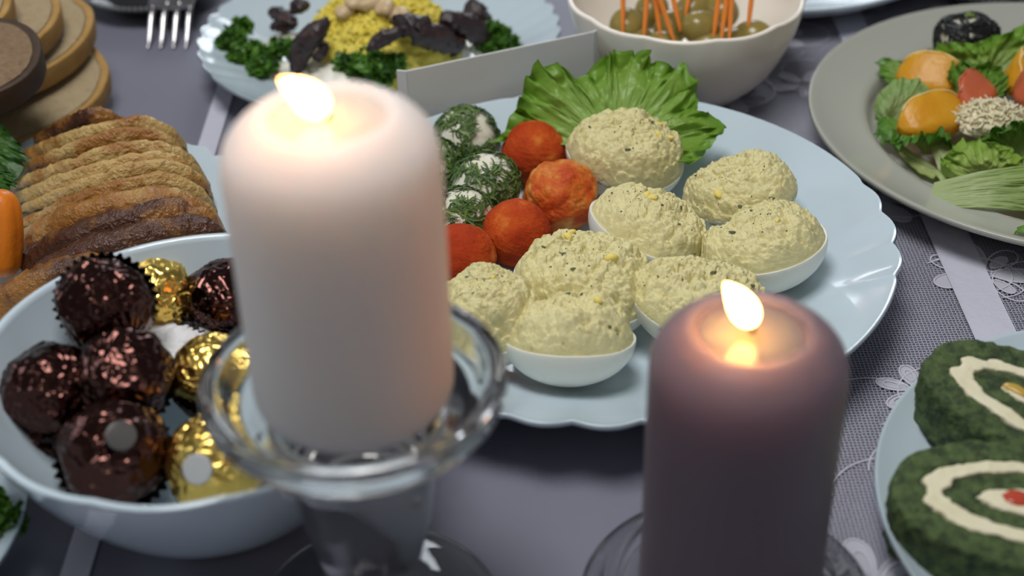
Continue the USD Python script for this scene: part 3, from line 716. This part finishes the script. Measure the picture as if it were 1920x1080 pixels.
leafthing('lettuce_leaf', 'curled green lettuce between orange and tomato', (1800, 215, .016), [(1790, 180, .026), (1785, 140, .034), (1800, 110, .038), (1840, 118, .036), (1890, 130, .034), (1900, 170, .026)], seed=16, ruffle=.0045, nr=40, nt=240, freq=14, ca=(0.34, 0.48, 0.14), cb=(0.18, 0.405, 0.045), edge=(0.128, 0.32, 0.032))
leafthing('lettuce_leaf', 'yellow green lettuce leaf folded in the middle of the salad', (1850, 330, .013), [(1768, 318, .014), (1780, 285, .024), (1830, 270, .028), (1870, 275, .028), (1910, 290, .024), (1915, 325, .016)], seed=17, ruffle=.0034, nr=36, nt=220, freq=11, ca=(0.5, 0.58, 0.22), cb=(0.42, 0.62, 0.12), edge=(0.352, 0.576, 0.08))
leafthing('lettuce_leaf', 'dark green crinkled lettuce right of the cheese heap', (1905, 300, .014), [(1840, 275, .024), (1855, 250, .032), (1890, 238, .036), (1930, 225, .038), (1990, 240, .034), (2000, 290, .024), (1960, 340, .016)], seed=18, ruffle=.0048, nr=44, nt=320, freq=17, ca=(0.32, 0.46, 0.13), cb=(0.15, 0.36, 0.033), edge=(0.096, 0.272, 0.0224))
leafthing('lettuce_leaf', 'pale ribbed iceberg wedge at the front of the orange salad', [(1738, 390, .0135), (1752, 342, .020)], [(2010, 412, .012), (2020, 375, .017), (2010, 340, .023), (1975, 308, .026)], seed=19, s0=0.0, ruffle=.0011, mid=.011, nr=60, nt=260, freq=13, pw=.8, ca=(.54, .65, .32), cb=(.40, .58, .16), edge=(.38, .57, .15))
leafthing('lettuce_leaf', 'small green lettuce scrap on the near rim of the cream plate', (1935, 450, .020), [(1902, 438, .021), (1912, 426, .023), (1940, 418, .023), (1960, 435, .021)], seed=20, ruffle=.0008, nr=16, nt=60, freq=5, cb=(0.18, 0.42, 0.045))
wedge('orange_segment', 'upper orange segment beside the ruffled lettuce tip', at(1746, 150, .024), .0170, .0105, .0140, -28, -18, 1, M['orange'], M['orange_pith'], 'orange segment', SG)
wedge('orange_segment', 'lower orange segment touching the cheese heap', at(1748, 224, .022), .0190, .0105, .0135, 22, -22, 2, M['orange'], M['orange_pith'], 'orange segment', SG)
wedge('orange_segment', 'orange segment cut by the right edge above the cheese', at(1918, 142, .030), .0150, .0100, .0130, 70, -10, 3, M['orange'], M['orange_pith'], 'orange segment', SG)
wedge('orange_segment', 'sliver of orange at the right edge behind the front lettuce', at(1935, 345, .018), .0130, .0085, .0100, 80, 10, 4, M['orange'], M['orange_pith'], 'orange segment', SG)
wedge('tomato_wedge', 'tomato wedge with a flat cut side left of the cheese heap', at(1828, 180, .026), .0135, .0095, .0130, 52, -30, 5, M['tomato'], M['tomato'], 'tomato wedge', SG)
wedge('tomato_wedge', 'bright red tomato wedge cut by the right edge', at(1935, 165, .034), .0130, .0090, .0120, 75, -10, 6, M['tomato'], M['tomato'], 'tomato wedge', SG)
# grated cheese: nobody would count the shreds
rng = np.random.default_rng(8); ms = []; c0 = at(1856, 226, .024)
ms.append(lump(c0, (.0150, .0130, .0075), seed=3, amp=.3, freq=2.5))
for _ in range(330):
    d = rng.normal(size=3); d /= np.linalg.norm(d); d[2] = abs(d[2]); p = c0 + d * np.array([.0155, .0135, .0088]) * rng.uniform(.8, 1.08)
    q = rng.normal(size=3); q /= np.linalg.norm(q); L = rng.uniform(.0012, .0030)
    ms.append(tube([p - q * L, p + rng.normal(size=3) * .0004, p + q * L], rng.uniform(.0004, .0007), 5))
t = thing('grated_cheese', 'small heap of grated white cheese on the orange salad', 'grated cheese', c0 - [0, 0, .008], None, 'stuff')
part(t, 'shreds', cat(ms), M['shaving'])
# cheese cube rolled in black sesame
c = at(1812, 74, .028); R = rot([0, 0, 1], 20)
D = sph(64, 44); E = np.sign(D) * np.abs(D) ** .55
body = grid((E * np.array([.0135, .0115, .0105])) @ R.T + c, cv=True, flip=True)
t = thing('sesame_cheese_cube', 'white cheese lump wrapped in a black lattice, at the back of the salad', 'cheese', c - [0, 0, .0105])
part(t, 'cheese', body, M['curd'])
rng = np.random.default_rng(5); ms = []
for _ in range(340):
    d = rng.normal(size=3); d /= np.linalg.norm(d); tg = np.cross(d, rng.normal(size=3)); tg /= np.linalg.norm(tg); L = rng.uniform(.15, .5); pts = []
    for s in (-1, -.4, .3, 1):
        q = d + tg * L * s; q /= np.linalg.norm(q); q = np.sign(q) * np.abs(q) ** .55; pts.append((q * np.array([.0140, .0120, .0110]) * rng.uniform(1.0, 1.07)) @ R.T + c)
    ms.append(tube(pts, rng.uniform(.0005, .0010), 5))
part(t, 'black_strip', cat(ms), M['sesame'], kind='stuff', label='black lattice of strips')
part(t, 'green_tip', lump(at(1818, 31, .039), (.003, .002, .002), seed=2, amp=.4), M['leaf'], True, np.tile((.28, .42, .07), (48 * 32, 1)))

# ---------------------------------------------------------------- left salad
hc = np.array([S_L[0] + .001, S_L[1] - .002, .0068]); nr, nt = 90, 260
rr = np.linspace(.001, 1, nr)[:, None]; tt = np.linspace(0, 2 * np.pi, nt, endpoint=False)[None]
RX, RY, HH = .047, .041, .036
X = RX * rr * np.cos(tt); Y = RY * rr * np.sin(tt); Z = HH * (1 - rr ** 2.3) ** .75 + 0 * tt
Q = np.stack([X, Y, Z], -1); d = fbm(Q * 120, 4, 3) - .5; d2 = 1 - np.abs(2 * fbm(Q * 420, 3, 9) - 1)
kk = sm(-rr, -1, -.93); Q = Q + np.stack([X * .12 * d, Y * .12 * d, kk * (.008 * d + .0042 * (d2 - .7))], -1) + hc
t = thing('egg_salad', 'heaped salad topped with grated yellow yolk on the fluted plate', 'salad', hc)
part(t, 'yolk_mound', grid(Q, cv=True, flip=True), M['yolk'])
rng = np.random.default_rng(21); ms = []
for _ in range(1500):
    p = Q[rng.integers(0, 66), rng.integers(0, nt)]; q = rng.normal(size=3); q[2] *= .5; q /= np.linalg.norm(q); L = rng.uniform(.0010, .0026)
    ms.append(tube([p - q * L, p + rng.normal(size=3) * .0004 + [0, 0, .0006], p + q * L], rng.uniform(.0005, .0009), 5))
part(t, 'yolk_shreds', cat(ms), M['yolk'], kind='stuff')
ms = []
for (px, py, s) in [(600, 128, .007), (622, 140, .008), (575, 118, .006), (650, 125, .006), (780, 112, .007), (800, 105, .006), (760, 120, .006), (860, 96, .006), (640, 150, .006), (545, 130, .005), (520, 122, .004), (900, 92, .005), (835, 100, .006), (560, 145, .005), (590, 155, .006)]:
    ms.append(lump(at(px, py, .013), (s * 1.2, s * .9, s * .8), rot([0, 0, 1], px), int(px), .25, 1.8, 24, 16))
part(t, 'egg_white_bits', cat(ms), M['egg_bits'], kind='stuff', label='chopped egg white at the foot')
c = at(545, 84, .011)
part(t, 'egg_white_strip', tube(spline([at(490, 92, .010), at(515, 78, .014), at(550, 74, .016), at(585, 80, .015)], 20), np.interp(np.linspace(0, 1, 20), [0, .3, .8, 1], [.001, .0035, .004, .001]), 12), M['egg_bits'], label='strip of egg white')


def prune(label, pts, rad, seed):
    p = spline([at(*q) for q in pts], 26); s = np.linspace(0, 1, 26)
    m = tube(p, np.interp(s, [0, .15, .5, .85, 1], [.25, .8, 1, .75, .2]) * rad, 22); v = np.array(m.vertices)
    v += (fbm(v * 210 + seed, 4, seed)[:, None] - .5) * rad * .9 * np.array([1, 1, .8]) + (1 - np.abs(2 * noise(v * 420, seed)[:, None] - 1)) * rad * .25
    t = thing('prune_strip', label, 'prune', p.min(0), 'prune strips on the egg salad')
    part(t, 'flesh', TM(v, m.faces), M['prune'])


prune('long dark prune strip running down the left flank of the egg salad', [(612, 48, .040), (582, 72, .035), (562, 100, .026), (552, 152, .013)], .0066, 1)
prune('forked prune tip sticking out at the far left of the egg salad', [(503, 23, .026), (525, 36, .026), (552, 50, .026)], .0044, 2)
prune('short prune piece below the forked tip', [(505, 58, .020), (528, 50, .023), (555, 48, .026)], .0042, 3)
prune('thick black prune on the right front of the yellow mound', [(735, 38, .043), (765, 55, .040), (800, 72, .034), (858, 98, .019)], .0072, 4)
prune('thin prune strip hanging left from the thick black prune', [(690, 94, .032), (715, 76, .037), (755, 60, .041)], .0042, 5)
prune('dark prune at the right edge of the yellow mound', [(820, 38, .038), (855, 48, .033), (885, 64, .026), (910, 80, .017)], .0066, 6)
prune('prune standing behind the right edge of the mound', [(878, 8, .032), (890, 30, .028), (908, 58, .020)], .0062, 7)
prune('small prune at the upper left of the mound', [(545, 18, .034), (562, 13, .037), (580, 12, .038)], .0040, 8)
prune('small dark prune bit below the left nut', [(588, 114, .022), (598, 100, .026), (606, 88, .030)], .0044, 9)
for i, (px, py, z, lab) in enumerate([(692, 8, .045, 'shiny peanut on the crown of the egg salad'), (650, 22, .041, 'peanut left of the crown of the egg salad'), (725, 14, .044, 'peanut right of the crown of the egg salad'), (752, 26, .041, 'peanut above the thick black prune'), (594, 84, .029, 'pale peanut beside the long left prune'), (668, 0, .046, 'peanut at the top edge of the picture')]):
    c = at(px, py, z); t = thing('peanut', lab, 'nut', c - [0, 0, .003], 'peanuts on the egg salad')
    R = rot([0, 0, 1], 40 * i + 10)
    part(t, 'half', lump(c, (.0066, .0042, .0036), R, i, .12, 1.4, 32, 22), M['nut'])
    part(t, 'half', lump(c + R @ np.array([.001, .0030, -.0004]), (.0060, .0036, .0032), R, i + 9, .12, 1.4, 32, 22), M['nut'])
PG = 'parsley sprigs on the egg salad'
B = lambda l: [(at(a, b, z), r) for a, b, z, r in l]
parsley('parsley_sprig', 'parsley sprig reaching over the left rim of the egg salad plate', B([(425, 82, .018, .006), (455, 50, .024, .005), (440, 68, .022, .006), (470, 95, .018, .008), (500, 112, .016, .008), (490, 128, .014, .007), (530, 92, .020, .007), (450, 105, .016, .006)]), 1, 420, PG)
parsley('parsley_sprig', 'bushy parsley tuft at the front of the egg salad', B([(655, 122, .018, .009), (695, 118, .022, .009), (730, 125, .020, .009), (710, 145, .014, .008), (670, 142, .014, .008)]), 2, 460, PG)
parsley('parsley_sprig', 'parsley sprig at the right rim of the egg salad plate', B([(925, 60, .022, .006), (940, 78, .018, .008), (915, 82, .018, .007), (955, 90, .014, .006)]), 3, 260, PG)


# ---------------------------------------------------------------- roast meat
def roast(label, ridge, zs, seed, brown, th=.0046, drop=.020, lean=.10, glaze=False):
    "one slice: skin along the ridge, a slab of meat that leans back below it"
    px = spline([(*p, z) for p, z in zip(ridge, zs)], 70); p = np.array([at(*q) for q in px])
    n = len(p); s = np.linspace(0, 1, n); p[:, 2] += .0014 * (fbm(np.c_[s * 9, 0 * s, 0 * s + seed], 3, seed) - .5)
    tg = np.gradient(p, axis=0); tg[:, 2] = 0; tg /= np.linalg.norm(tg, axis=1, keepdims=True)
    front = np.cross(tg, up) * 1.0                       # points towards the viewer
    front *= np.sign(-front[:, 1:2]); end = np.clip(np.minimum(s, 1 - s) / .07, 0, 1) ** .5
    dz = np.minimum(drop, np.maximum(p[:, 2] - .0105, .002)) * (.3 + .7 * end)
    def loop(sec):
        return p[:, None] + np.stack([front * (a * th * (.35 + .65 * end))[:, None] - up * (b * dz)[:, None] + front * (b * dz * lean)[:, None] for a, b in [(x, y) for x, y in sec]], 1)
    one = np.ones(n)
    sec = [(a, b) for a, b in [(-.5, .05), (-.25, -.02), (.1, -.02), (.42, .04), (.5, .15), (.5, .4), (.5, .7), (.5, 1.0), (.1, 1.0), (-.5, 1.0), (-.5, .6), (-.5, .25)]]
    P = loop([(a * one, b * one) for a, b in sec]); P = P + .0014 * (fbm(P * 130 + seed * 3, 4, seed)[..., None] - .5) * np.array([1, 1, 1.4])
    P = np.concatenate([P[:1].mean(1, keepdims=True) + 0 * P[:1], P, P[-1:].mean(1, keepdims=True) + 0 * P[-1:]])
    k = fbm(P * 60 + seed, 4, seed)
    c = lerp(np.broadcast_to((.17, .115, .052), P.shape), np.broadcast_to((.36, .27, .14), P.shape), sm(k, .3, .7))
    c = lerp(c, np.broadcast_to((.10, .07, .03), P.shape), sm(fbm(P * 150 + seed * 5, 3, seed + 5), .62, .75) * .7)
    t = thing('roast_slice', label, 'roast meat slice', (*p[n // 2][:2], .008), 'slices of roast meat')
    part(t, 'meat', grid(P, cv=True), M['meat'], True, c.reshape(-1, 3))
    sk = [(-.62, .30), (-.60, .06), (-.35, -.09), (0, -.13), (.35, -.09), (.60, .05), (.60, .22 if not glaze else .55), (.50, .22 if not glaze else .55), (.2, .03), (-.45, .05)]
    S = loop([(a * one, b * one) for a, b in sk]); S = S + (.0024 if not glaze else .0040) * (fbm(S * 150 + seed * 7, 4, seed + 2)[..., None] - .5) + .0016 * (1 - np.abs(2 * noise(S * 300 + seed, seed)[..., None] - 1)) * up
    S = np.concatenate([S[:1].mean(1, keepdims=True) + 0 * S[:1], S, S[-1:].mean(1, keepdims=True) + 0 * S[-1:]])
    k = fbm(S * 75 + seed * 2, 4, seed + 8) + brown - .5
    c = lerp(np.broadcast_to((.56, .38, .14), S.shape), np.broadcast_to((.33, .14, .028), S.shape), sm(k, .36, .6)); c = lerp(c, np.broadcast_to((.075, .026, .012), S.shape), sm(k, .62, .82))
    part(t, 'skin', grid(S, cv=True), M['skin'], True, c.reshape(-1, 3), label='browned roast skin')


RS = [('back slice of roast meat against the lowest bread slice', [(66, 262), (120, 238), (180, 216), (222, 228), (262, 248)], [.022, .034, .042, .036, .024], .62),
      ('second slice of roast meat from the back', [(38, 296), (110, 268), (200, 243), (270, 234), (322, 252), (348, 285)], [.020, .034, .044, .044, .036, .022], .45),
      ('third roast slice with a glossy brown right end', [(28, 322), (100, 295), (180, 268), (250, 252), (318, 268), (366, 312)], [.020, .034, .044, .046, .040, .022], .50),
      ('fourth slice of roast meat from the back, pale and thin', [(22, 348), (100, 322), (180, 296), (262, 279), (330, 290), (378, 330)], [.020, .034, .044, .046, .042, .022], .36),
      ('fifth slice of roast meat with a straight pale edge', [(22, 372), (105, 346), (185, 320), (262, 300), (338, 308), (390, 348)], [.019, .034, .044, .046, .042, .022], .36),
      ('sixth slice of roast meat, widest pale face', [(28, 398), (115, 366), (200, 336), (285, 314), (350, 324), (396, 375)], [.018, .032, .044, .046, .041, .022], .40),
      ('seventh slice with herb flecks at its right end', [(34, 424), (120, 388), (205, 358), (290, 340), (356, 350), (402, 400)], [.018, .032, .043, .045, .040, .022], .46),
      ('eighth roast slice with a dark brown left flap', [(30, 455), (95, 415), (175, 388), (270, 372), (350, 376), (410, 416)], [.018, .030, .041, .044, .041, .026], .60),
      ('ninth roast slice glazed dark brown along its top', [(38, 492), (105, 448), (190, 420), (280, 396), (350, 396), (415, 436)], [.018, .030, .040, .043, .040, .028], .80),
      ('front roast piece of glazed crispy skin behind the candy bowl', [(40, 528), (110, 486), (200, 456), (300, 428), (380, 424), (430, 450)], [.018, .030, .039, .042, .040, .030], .86),
      ('lowest roast piece at the left, tucked behind the bowl rim', [(-40, 575), (20, 540), (90, 512), (160, 494), (230, 484)], [.018, .030, .036, .036, .030], .66)]
for i, (lab, rg, zs, br) in enumerate(RS):
    roast(lab, rg, zs, i + 1, br, glaze=i >= 7, drop=.022, **(dict(th=.0088, lean=.3) if i >= 7 else {}))
ms = at(-10, 440, .02)
c = at(-6, 440, .032)
t = thing('carrot_piece', 'carved orange carrot piece at the left edge beside the roast', 'carrot', c - [0, 0, .015])
cp = [(0, -.018), (.006, -.0175), (.0098, -.012), (.0105, 0), (.0098, .010), (.0075, .0165), (.004, .019), (0, .0195)]
m = lathe(smoothprof(cp, 40), n=72, fn=lambda T, r, z: (r * (1 + .05 * np.abs(np.cos(T * 4))), z))
part(t, 'flesh', TM(np.array(m.vertices) @ frame((.1, .45, 1)).T + c, m.faces), M['carrot'])
for i, (cpt, rim, lab) in enumerate([((-20, 290, .030), [(-15, 240, .034), (20, 250, .036), (38, 280, .036), (40, 300, .034), (10, 330, .03)], 'broad parsley leaf at the left edge above the carrot'),
                                     ((-20, 350, .028), [(-10, 318, .034), (22, 325, .034), (34, 345, .033), (15, 372, .031), (-10, 380, .030)], 'lower parsley leaf at the left edge touching the carrot')]):
    leafthing('garnish_leaf', lab, cpt, rim, 'parsley', seed=31 + i, ruffle=.003, nr=28, nt=120, freq=9, ca=(.12, .26, .04), cb=(.05, .16, .02), edge=(.04, .13, .015))
parsley('parsley_sprig', 'dark parsley sprig on the small plate at the bottom left', [(at(-8, 985, .016), .010), (at(-40, 960, .017), .011)], 9, 200)


# ---------------------------------------------------------------- bread
def bread(label, c, yaw, tilt, roll, hl, hw, th, m1, m2, seed, name='bread_slice'):
    R = rot([0, 0, 1], yaw) @ rot([1, 0, 0], tilt) @ rot([0, 1, 0], roll); n = 160; a = np.linspace(0, 2 * np.pi, n, endpoint=False)
    ox = hl * np.sign(np.cos(a)) * np.abs(np.cos(a)) ** .85; oy = hw * np.sign(np.sin(a)) * np.abs(np.sin(a)) ** .9
    w = 1 + .02 * (fbm(np.c_[np.cos(a) * 2, np.sin(a) * 2, 0 * a + seed], 2, seed) - .5) * 2; ox, oy = ox * w, oy * w
    O = np.stack([ox, oy], -1); c = np.array(c, float)
    ring = lambda k, z: np.c_[O * k, np.full(n, z)]
    ins = 1 - .0028 / hw
    P = np.array([ring(ins, th / 2 - .0006), ring(1 - .0008 / hw, th / 2), ring(1, th / 2 - .001), ring(1.004, 0), ring(1, -th / 2 + .001), ring(1 - .0008 / hw, -th / 2), ring(ins, -th / 2 + .0006)])
    t = thing(name, label, 'bread', c - [0, 0, th / 2], 'slices of bread at the upper left')
    part(t, 'crust', grid(P @ R.T + c, cv=True), m2)
    ks = np.linspace(.002, 1, 40)
    top = np.array([ring(ins * k, th / 2 - .0003) for k in ks]); bot = np.array([ring(ins * k, -th / 2 + .0003) for k in ks[::-1]])
    top[..., 2] += .0009 * (fbm(top * 260 + seed, 3, seed) - .5)
    G = np.concatenate([top, bot])
    part(t, 'crumb', grid(G @ R.T + c, cv=True, flip=True), m1)


# the near right end of each slice, from which the centre follows
def bread_at(px, py, z, yaw, hl, **k):
    e = at(px, py, z); y = math.radians(yaw)
    return e - hl * np.array([math.cos(y), math.sin(y), 0])


def bread_row(px, py, z, yaw, hl, side):
    y = math.radians(yaw)
    return bread_at(px, py, z, yaw, hl) + side * np.array([-math.sin(y), math.cos(y), 0])


bread('lowest white bread slice lying on the cloth behind the roast', bread_row(208, 140, .016, 34, .064, .010), 34, 14, -3, .064, .042, .0125, M['crumb'], M['crust'], 1)
bread('white bread slice at the right with its crust end raised', bread_row(196, 45, .037, 46, .064, .020), 46, 12, -4, .064, .040, .0125, M['crumb'], M['crust'], 2)
bread('second white bread slice from the top', bread_row(136, 22, .052, 46, .062, .020), 46, 12, -4, .062, .040, .0125, M['crumb'], M['crust'], 3)
bread('topmost white bread slice in the upper left corner', bread_row(46, 2, .067, 46, .060, .020), 46, 12, -4, .060, .040, .0125, M['crumb'], M['crust'], 4)
bread('round dark rye slice leaning on the white bread', bread_row(84, 112, .059, 20, .042, .004), 20, 15, -2, .042, .030, .0135, M['rye_crumb'], M['rye_crust'], 5, 'rye_slice')


# ---------------------------------------------------------------- spinach rolls
def stadium(hl, hw, n=200, seed=0, wob=.02, e=2.4):
    a = np.linspace(0, 2 * np.pi, n, endpoint=False)
    w = 1 + wob * (fbm(np.c_[np.cos(a) * 4, np.sin(a) * 4, 0 * a + seed * 3], 4, seed) - .5) * 2
    return np.c_[hl * np.sign(np.cos(a)) * np.abs(np.cos(a)) ** (2 / e), hw * np.sign(np.sin(a)) * np.abs(np.sin(a)) ** (2 / e)] * w[:, None]


def ringsolid(O, I, z0, z1, R, c, seed, rough=.0008, rnd=.0012):
    n = len(O); L = []
    def row(A, z):
        return np.c_[A, np.full(n, z)]
    ctr = O.mean(0)
    for z in np.linspace(z0, z1 - rnd, 7):
        L.append(row(O, z))
    L.append(row(O + (I - O) * .06, z1 - rnd * .25)); m = 9
    for s in np.linspace(.12, .94, m):
        L.append(row(O + (I - O) * s, z1))
    L.append(row(I, z1 - .0006)); L.append(row(I, z0)); L.append(row(O, z0))
    P = np.array(L); P = P + rough * 2 * (fbm(P * 320 + seed * 3, 4, seed)[..., None] - .5)
    P[-1] = P[0]
    return grid(P @ R.T + c, cv=True)


def roll_slice(label, c, yaw, tx, ty, hl, hw, th, seed, bits):
    R = rot([0, 0, 1], yaw) @ rot([1, 0, 0], tx) @ rot([0, 1, 0], ty); c = np.array(c)
    t = thing('spinach_roll', label, 'spinach roll', c, 'spinach roll slices')
    o0 = stadium(hl, hw, seed=seed); i0 = stadium(hl - .0105, hw - .0105, seed=seed + 1, wob=.09, e=2.2)
    i1 = stadium(hl - .0165, hw - .0150, seed=seed + 2, wob=.10, e=2.1) + [.0015, .0004]; i2 = stadium(hl - .0260, hw - .0225, seed=seed + 3, wob=.12, e=2.0) + [.001, 0]
    part(t, 'outer_sponge', ringsolid(o0, i0, 0, th, R, c, seed, .0011, .0022), M['spinach'])
    part(t, 'cream_layer', ringsolid(i0, i1, .001, th + .0003, R, c, seed + 4, .0006), M['cream'], label='pale cream layer')
    part(t, 'inner_sponge', ringsolid(i1, i2, .001, th - .0004, R, c, seed + 7, .0009), M['spinach'])
    part(t, 'cream_core', ringsolid(i2, i2 * .01, .001, th + .0004, R, c, seed + 9, .0006), M['cream'], label='pale cream core')
    for (u, v, a, b, mm) in bits:
        part(t, 'pepper_piece', lump((np.array([u, v, th + .0002])) @ R.T + c, (a, b, .0012), R, int(a * 1e5) + seed, .25, 1.6, 30, 20), M[mm], label='red pepper piece' if mm == 'pepper' else 'yellow pepper piece')


roll_slice('front spinach roll slice lying flat with a red pepper piece in its core', at(1945, 1026, .0115), -13, 4, 0, .0500, .0285, .0205, 3, [(-.010, .0010, .0046, .0034, 'pepper')])
roll_slice('rear spinach roll slice turned towards the upper left with yellow and red pepper', at(1972, 857, .0130), -42, 3, 3, .0520, .0260, .0205, 8, [(-.008, .0005, .0072, .0030, 'pepper'), (-.0185, .001, .0046, .0024, 'pepper_yellow')])

# ---------------------------------------------------------------- fork
fc = at(318, -2, .022); t = thing('serving_fork', 'steel fork with tines towards the viewer, between bread and egg salad', 'fork', (fc[0], fc[1], 0))
ax = np.array([.06, 1.0, 0]); ax /= np.linalg.norm(ax); sx = np.cross(ax, up)
Lf = lambda s, w, z: np.array([fc[0], fc[1], 0]) + ax * s + sx * w + up * z
for k in range(4):
    w = (k - 1.5) * .0072
    part(t, 'tine', tube(spline([Lf(-.020, w, .0012), Lf(-.013, w, .0055), Lf(-.005, w, .0125), Lf(.004, w * .98, .017)], 16), np.interp(np.linspace(0, 1, 16), [0, .3, 1], [.0006, .0013, .0017]), 8), M['steel'])
n = 34; s = np.linspace(0, 1, n); wid = np.interp(s, [0, .06, .14, .22, .30, .6, 1], [.0128, .0132, .0120, .0075, .0042, .0045, .0085]); sp = s * .17
zz = np.interp(s, [0, .12, .25, 1], [.016, .0205, .0235, .030]); P = []
for i in range(n):
    q = np.linspace(-1, 1, 9); cup = .0025 * (q ** 2) * np.interp(s[i], [0, .2, .3], [1, .6, .2])
    top = [Lf(sp[i], wid[i] * u, zz[i] + cu + .0007) for u, cu in zip(q, cup)]; bot = [Lf(sp[i], wid[i] * u, zz[i] + cu - .0007) for u, cu in zip(q[::-1], cup[::-1])]
    P.append(top + bot)
P = np.array(P); P = np.concatenate([P[:1].mean(1, keepdims=True) + 0 * P[:1], P, P[-1:].mean(1, keepdims=True) + 0 * P[-1:]])
part(t, 'handle', grid(P, cv=True), M['steel'], 60)

# ---------------------------------------------------------------- dark dishes cut by the top edge
M['dark_glass'] = plain('dark_glass', (.012, .013, .014), .12)
M['bead'] = plain('grey_glass_bead', (.16, .17, .17), .25)
for px, py, R, lab in ((256, 22, .043, 'low dark glass dish with a beaded rim behind the bread and fork'), (1868, 9, .030, 'small dark dish behind the cream salad plate at the top right')):
    f = at(px, py, .012); c = f + np.array([0, R, 0]); c[2] = .0022 if px > 1000 else .0002
    t = thing('dark_dish', lab, 'dish', c)
    part(t, 'vessel', lathe(smoothprof([(0, .002), (R * .6, .002), (R * .9, .009), (R, .0118), (R - .0004, .0128), (R * .88, .011), (R * .55, .0045), (0, .0045)], 60)[::-1], c, 96), M['dark_glass'])
    nb = int(2 * math.pi * R / .0034); a_ = np.linspace(0, 2 * np.pi, nb, endpoint=False)
    part(t, 'beading', cat([lump(c + np.array([(R - .0005) * math.cos(q), (R - .0005) * math.sin(q), .0128]), (.0014,) * 3, amp=0, nu=10, nv=7) for q in a_]), M['bead'], kind='stuff', label='row of grey beads')
